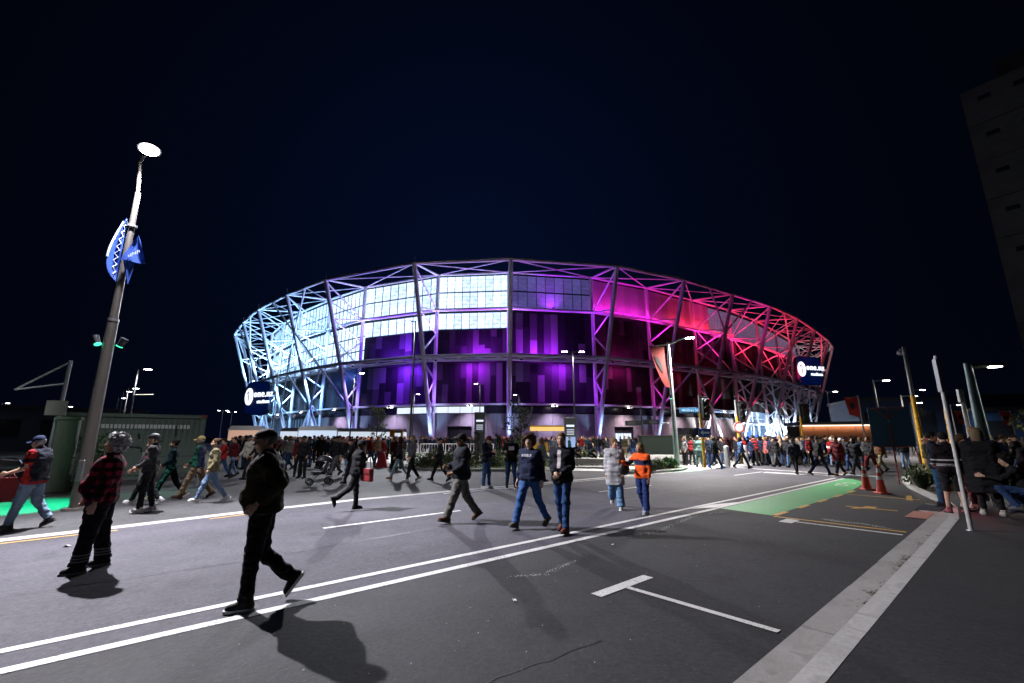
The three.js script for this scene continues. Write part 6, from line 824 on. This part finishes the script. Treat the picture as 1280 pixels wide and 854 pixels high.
// ---------- people in the middle distance, each as seen ----------
const mid = [ // x, z, heading, gait, top, legs, extras, label
  [-10.9, -18.9, [-0.4, 0.9], 'step', C.pale, C.black, { head: ['cap'], hat: C.navy }, 'man in a cream sweater and dark cap walking in the crowd'],
  [-10.3, -18.6, [-0.5, 0.9], 'stride', C.black, C.teal, { head: ['cap'], hat: C.teal }, 'person in black with a teal cap beside the cream sweater'],
  [-12.3, -20.2, [-0.5, 0.8], 'step', C.maroon, C.paleDenim, { head: ['short'] }, 'person in a maroon jumper and pale jeans'],
  [-12.0, -19.0, [-0.7, 0.6], 'strideB', C.red, C.darkDenim, { head: ['short'] }, 'person in a dark red jacket behind the woman in khaki'],
  [-11.4, -20.4, [-0.3, 0.9], 'stand', C.navy, C.denim, { head: ['long'], hair: brownH }, 'long-haired person in navy standing behind the cream sweater'],
  [-8.9, -19.5, [-0.2, 1], 'pockets', C.black, C.black, { head: ['cap'], hat: C.teal }, 'broad person in black with a teal cap facing the road'],
  [-9.4, -20.2, [0.3, 1], 'stand', C.maroon, C.black, { head: ['short'] }, 'person in dark maroon in the crowd before the blue corner'],
  [-8.0, -20.8, [-0.5, 0.9], 'stride', C.char, C.grey, { head: ['cap'], hat: C.black }, 'person in charcoal with grey trousers before the blue corner'],
  [-7.4, -20.6, [-0.4, 0.9], 'step', C.black, C.paleDenim, { head: ['hood'], hat: C.black }, 'hooded person in pale jeans before the blue corner'],
  [-9.2, -24.0, [0.7, 0.7], 'stand', C.navy, C.black, { head: ['short'] }, 'person in navy near the man in the red cap'],
  [-12.7, -42.7, [0, 1], 'stand', C.char, C.black, { head: ['short'] }, 'man in a dark suit on the plaza lawn'],
  [-11.9, -42.5, [0.5, 0.8], 'stride', C.pale, C.black, { head: ['short'] }, 'person in a black and white top on the plaza lawn'],
  [11.0, -26.9, [0.2, -1], 'stand', C.mint, C.mint, { head: ['short'], hair: greyH }, 'person in a pale mint tracksuit at the crossing'],
  [11.3, -25.4, [0.9, 0.2], 'stride', C.black, C.navy, { head: ['short'], shoes: [0.03, 0.12, 0.4] }, 'person in black with bright blue shoes at the crossing'],
  [12.75, -25.4, [1, 0.1], 'strideB', [0.06, 0.1, 0.2], C.black, { head: ['hood'], hat: C.black }, 'person in a blue jacket and black hood striding past the bollards'],
  [14.8, -28.2, [0.9, 0.2], 'stride', C.navy, C.navy, { head: ['bun'] }, 'woman in navy stepping past the bollards'],
  [16.1, -29.0, [-0.9, 0.2], 'step', C.pink, C.black, { head: ['bob'], hair: blond, hem: -0.25 }, 'fair-haired woman in a dusty red coat'],
  [15.2, -30.0, [0, 1], 'stand', C.red, C.black, { head: ['short'] }, 'person in a bright red jacket behind the bollards'],
  [15.4, -26.7, [-0.9, 0.3], 'stride', C.black, [0.05, 0.05, 0.055], { head: ['beanie'], hem: -0.3 }, 'person in a long black coat and beanie by the signal pole'],
  [16.0, -26.6, [-0.8, 0.4], 'step', C.char, C.denim, { head: ['long'], hair: blond }, 'person with long fair hair and blue jeans crossing'],
  [13.35, -21.6, [-0.7, 0.6], 'stride', [0.02, 0.022, 0.035], C.black, { head: ['cap'] }, 'person in a dark jacket and cap striding over the intersection'],
  [13.95, -20.8, [1, 0.1], 'strideB', C.black, C.navy, { head: ['cap'], build: 1.15, hem: -0.16 }, 'big person in a black coat striding over the intersection'],
  [14.75, -20.7, [-0.9, 0.2], 'stride', C.maroon, C.black, { head: ['short'], hem: -0.3, shoes: [0.2, 0.12, 0.05] }, 'person in a long dark maroon coat and tan shoes crossing'],
  [18.75, -26.7, [0, 1], 'stand', (x, y) => y > 1.1 && y < 1.22 ? C.white : C.red, C.paleDenim, { head: ['beanie'], hat: C.white }, 'person in a red and white top with a white beanie'],
  [18.0, -27.6, [0.4, 1], 'stand', (x, y) => (Math.floor(y * 14) & 1) ? C.red : C.black, C.black, { head: ['short'] }, 'person in a red and black hooped jersey'],
  [18.3, -25.3, [-0.9, 0.2], 'strideB', C.navy, C.darkDenim, { head: ['beanie'], hat: C.white }, 'person in navy with a white beanie striding left'],
  [17.3, -23.6, [-1, 0.1], 'step', C.char, C.darkDenim, { head: ['beanie'], hat: C.navy }, 'person in charcoal with a navy beanie crossing'],
  [15.9, -21.2, [-1, 0.1], 'stride', C.black, C.black, { head: ['hood'], hat: C.black }, 'hooded person in black striding behind the cones'],
  [16.6, -21.2, [-0.9, 0.2], 'strideB', C.char, C.maroon, { head: ['short'] }, 'person in charcoal and maroon behind the cones'],
  [18.5, -23.0, [-1, 0.1], 'stride', C.brown, C.khaki, { head: ['short'] }, 'person in a brown top and khaki trousers behind the road sign'],
  [18.0, -23.8, [-0.9, 0.1], 'strideB', C.navy, C.darkDenim, { head: ['short'] }, 'person in navy striding behind the road sign'],
  [21.3, -24.8, [0.2, -1], 'stand', C.char, C.paleDenim, { head: ['short'] }, 'person in charcoal and pale jeans past the road sign'],
  [21.9, -24.4, [-0.6, 0.8], 'pockets', C.grey, C.brown, { head: ['hood'], hat: C.grey }, 'person in a grey hoodie beside the yellow camera pole'],
  [23.5, -24.6, [-0.6, 0.8], 'stand', (x, y) => y > 1.2 ? C.red : C.black, C.black, { head: ['beanie'] }, 'person in red and black behind the yellow camera pole'],
  [6.3, -30.6, [0, 1], 'stand', C.black, C.black, { head: ['short'] }, 'person in black standing behind the pale padded coat'],
  [7.0, -31.2, [0.5, 0.8], 'stand', C.pink, C.black, { head: ['cap'] }, 'person in a dusty pink top behind the concrete seat'],
];
for (const [x, z, hd, gait, top, legs, ex, label] of mid) person({ fine: 1, cell: 0.02, h: 1.66 + 0.14 * rr(0, 1), build: 0.95 + 0.2 * rr(0, 1), top, legs, skin: rr(0, 1) < 0.75 ? skinA : skinB, ...GAIT[gait], ...ex }, x, z, facing(...hd), label);

// ---------- the far crowd: a few kinds of figure, each placed many times ----------
const kinds = [
  ['stand', C.black, C.darkDenim, { head: ['short'] }, 'person in a black jacket and dark jeans standing in the far crowd'], ['stride', C.navy, C.black, { head: ['cap'] }, 'person in a navy jacket and cap walking in the far crowd'], ['step', C.maroon, C.black, { head: ['short'], hair: greyH }, 'grey-haired person in maroon in the far crowd'],
  ['stand', C.char, C.grey, { head: ['beanie'], hat: C.black }, 'person in charcoal with a black beanie in the far crowd'], ['pockets', C.grey, C.black, { head: ['long'], hair: brownH }, 'long-haired person in a grey top in the far crowd'], ['strideB', [0.15, 0.012, 0.015], C.darkDenim, { head: ['short'] }, 'person in a red jersey in the far crowd'],
  ['stand', (x, y) => (Math.floor(y * 13) & 1) ? C.red : C.black, C.black, { head: ['short'] }, 'person in a red and black hooped jersey in the far crowd'], ['step', C.pale, C.denim, { head: ['bob'], hair: blond }, 'fair-haired person in a cream top in the far crowd'], ['stand', C.teal, C.black, { head: ['beanie'], hat: C.grey }, 'person in a teal jacket in the far crowd'],
  ['stride', C.black, C.black, { head: ['hood'] }, 'hooded person in black walking in the far crowd'], ['stand', C.olive, C.tan, { head: ['cap'], hat: C.tan }, 'person in olive with tan trousers in the far crowd'], ['phone', C.navy, C.denim, { head: ['bun'] }, 'person in navy looking at a phone in the far crowd'],
  ['stand', [0.02, 0.05, 0.13], C.black, { head: ['short'] }, 'person in a bright blue jacket in the far crowd'], ['stand', C.tan, C.darkDenim, { head: ['long'], hair: blond }, 'fair long-haired person in a tan coat in the far crowd'],
].map(([g, top, legs, ex, label], i) => { const G = figure({ cell: 0.034, h: 1.72, top, legs, skin: i % 4 === 3 ? skinB : skinA, ...GAIT[g], ...ex }); delete G.userData.wrist; G.userData = { label, category: 'person', group: 'people in the far crowd' }; return G; });
const rC = rng(2024);
function crowd(n, spot, heading, where) { for (let q = 0; q < n; q++) { const G = kinds[Math.floor(rC() * kinds.length)].clone(); G.userData = { ...G.userData }; G.userData.label = G.userData.label.replace('in the far crowd', where); G.userData.group = 'people ' + where; G.name = numbered('person'); const [x, z] = spot(rC); G.position.set(x, 0, z); G.rotation.y = heading(rC); G.scale.setScalar(0.93 + 0.13 * rC()); scene.add(G); } }
const anyWay = (r) => r() * 6.28, leftish = (r) => -1.3 + (r() - 0.5) * 1.6 + (r() < 0.3 ? 3 : 0);
crowd(95, (r) => { const d = 24 + 26 * r(), a = -0.56 + 0.34 * r(); return [Math.tan(a) * d, -d]; }, leftish, 'by the blue corner');       // between the container and the blue corner
crowd(40, (r) => { const d = 45 + 18 * r(), a = -0.24 + 0.3 * r(); return [Math.tan(a) * d, -d]; }, anyWay, 'before the purple wall');              // before the purple wall
crowd(30, (r) => { const d = 36 + 22 * r(), a = 0.08 + 0.24 * r(); return [Math.tan(a) * d, -d]; }, anyWay, 'before the magenta wall');                // before the magenta wall
crowd(90, (r) => { const d = 28 + 22 * r() * r(), a = 0.36 + 0.3 * r(); return [Math.tan(a) * d, -d]; }, leftish, 'round the red end of the stadium');            // round the red end
crowd(64, (r) => { const d = 19 + 22 * r(), a = 0.73 + 0.13 * r(); return [Math.tan(a) * d, -d]; }, anyWay, 'beyond the footpath group');                // beyond the footpath group

{ // the packed far edge of the crowd, too small and too many to build one by one
  const src = figure({ cell: 0.055, h: 1.7, top: (x, y) => [0.03, 0.03, 0.034], legs: (x, y) => [0.02, 0.022, 0.03], ...GAIT.stand }); const list = []; src.updateMatrixWorld(true);
  for (const m of src.children) { if (m.name === 'shoe') continue; const g = bare(m.geometry); if (!g.attributes.color) paintGeo(g, () => [m.material.color.r, m.material.color.g, m.material.color.b]); m.updateMatrix(); g.applyMatrix4(m.matrix); list.push(g); }
  const geo = mergeGeometries(list), n = 420, I = new THREE.InstancedMesh(geo, vcMat, n), r = rng(88), mt = new THREE.Matrix4(), q = new THREE.Quaternion();
  for (let k = 0; k < n; k++) { const z = r(), a = k % 3 === 0 ? -0.56 + 0.3 * r() : k % 3 === 1 ? -0.26 + 0.6 * r() : 0.34 + 0.42 * r(), d = k % 3 === 1 ? 50 + 16 * r() : 38 + 26 * r(); q.setFromAxisAngle(UP, r() * 6.28); const s = 0.92 + 0.14 * r(); mt.compose(V3(Math.tan(a) * d, 0, -d), q, V3(s, s, s)); I.setMatrixAt(k, mt); const t = [[0.6, 0.6, 0.7], [1, 1, 1.2], [2.2, 0.6, 0.6], [1.8, 1.7, 1.6], [0.7, 0.9, 1.8], [0.5, 0.5, 0.5]][Math.floor(r() * 6)]; I.setColorAt(k, new THREE.Color(...t)); }
  I.name = 'distant_crowd'; I.userData = { kind: 'stuff', label: 'packed mass of people filling the far side of the plaza', category: 'crowd' }; I.castShadow = I.receiveShadow = true; scene.add(I);
}
renderer.render(scene, camera);
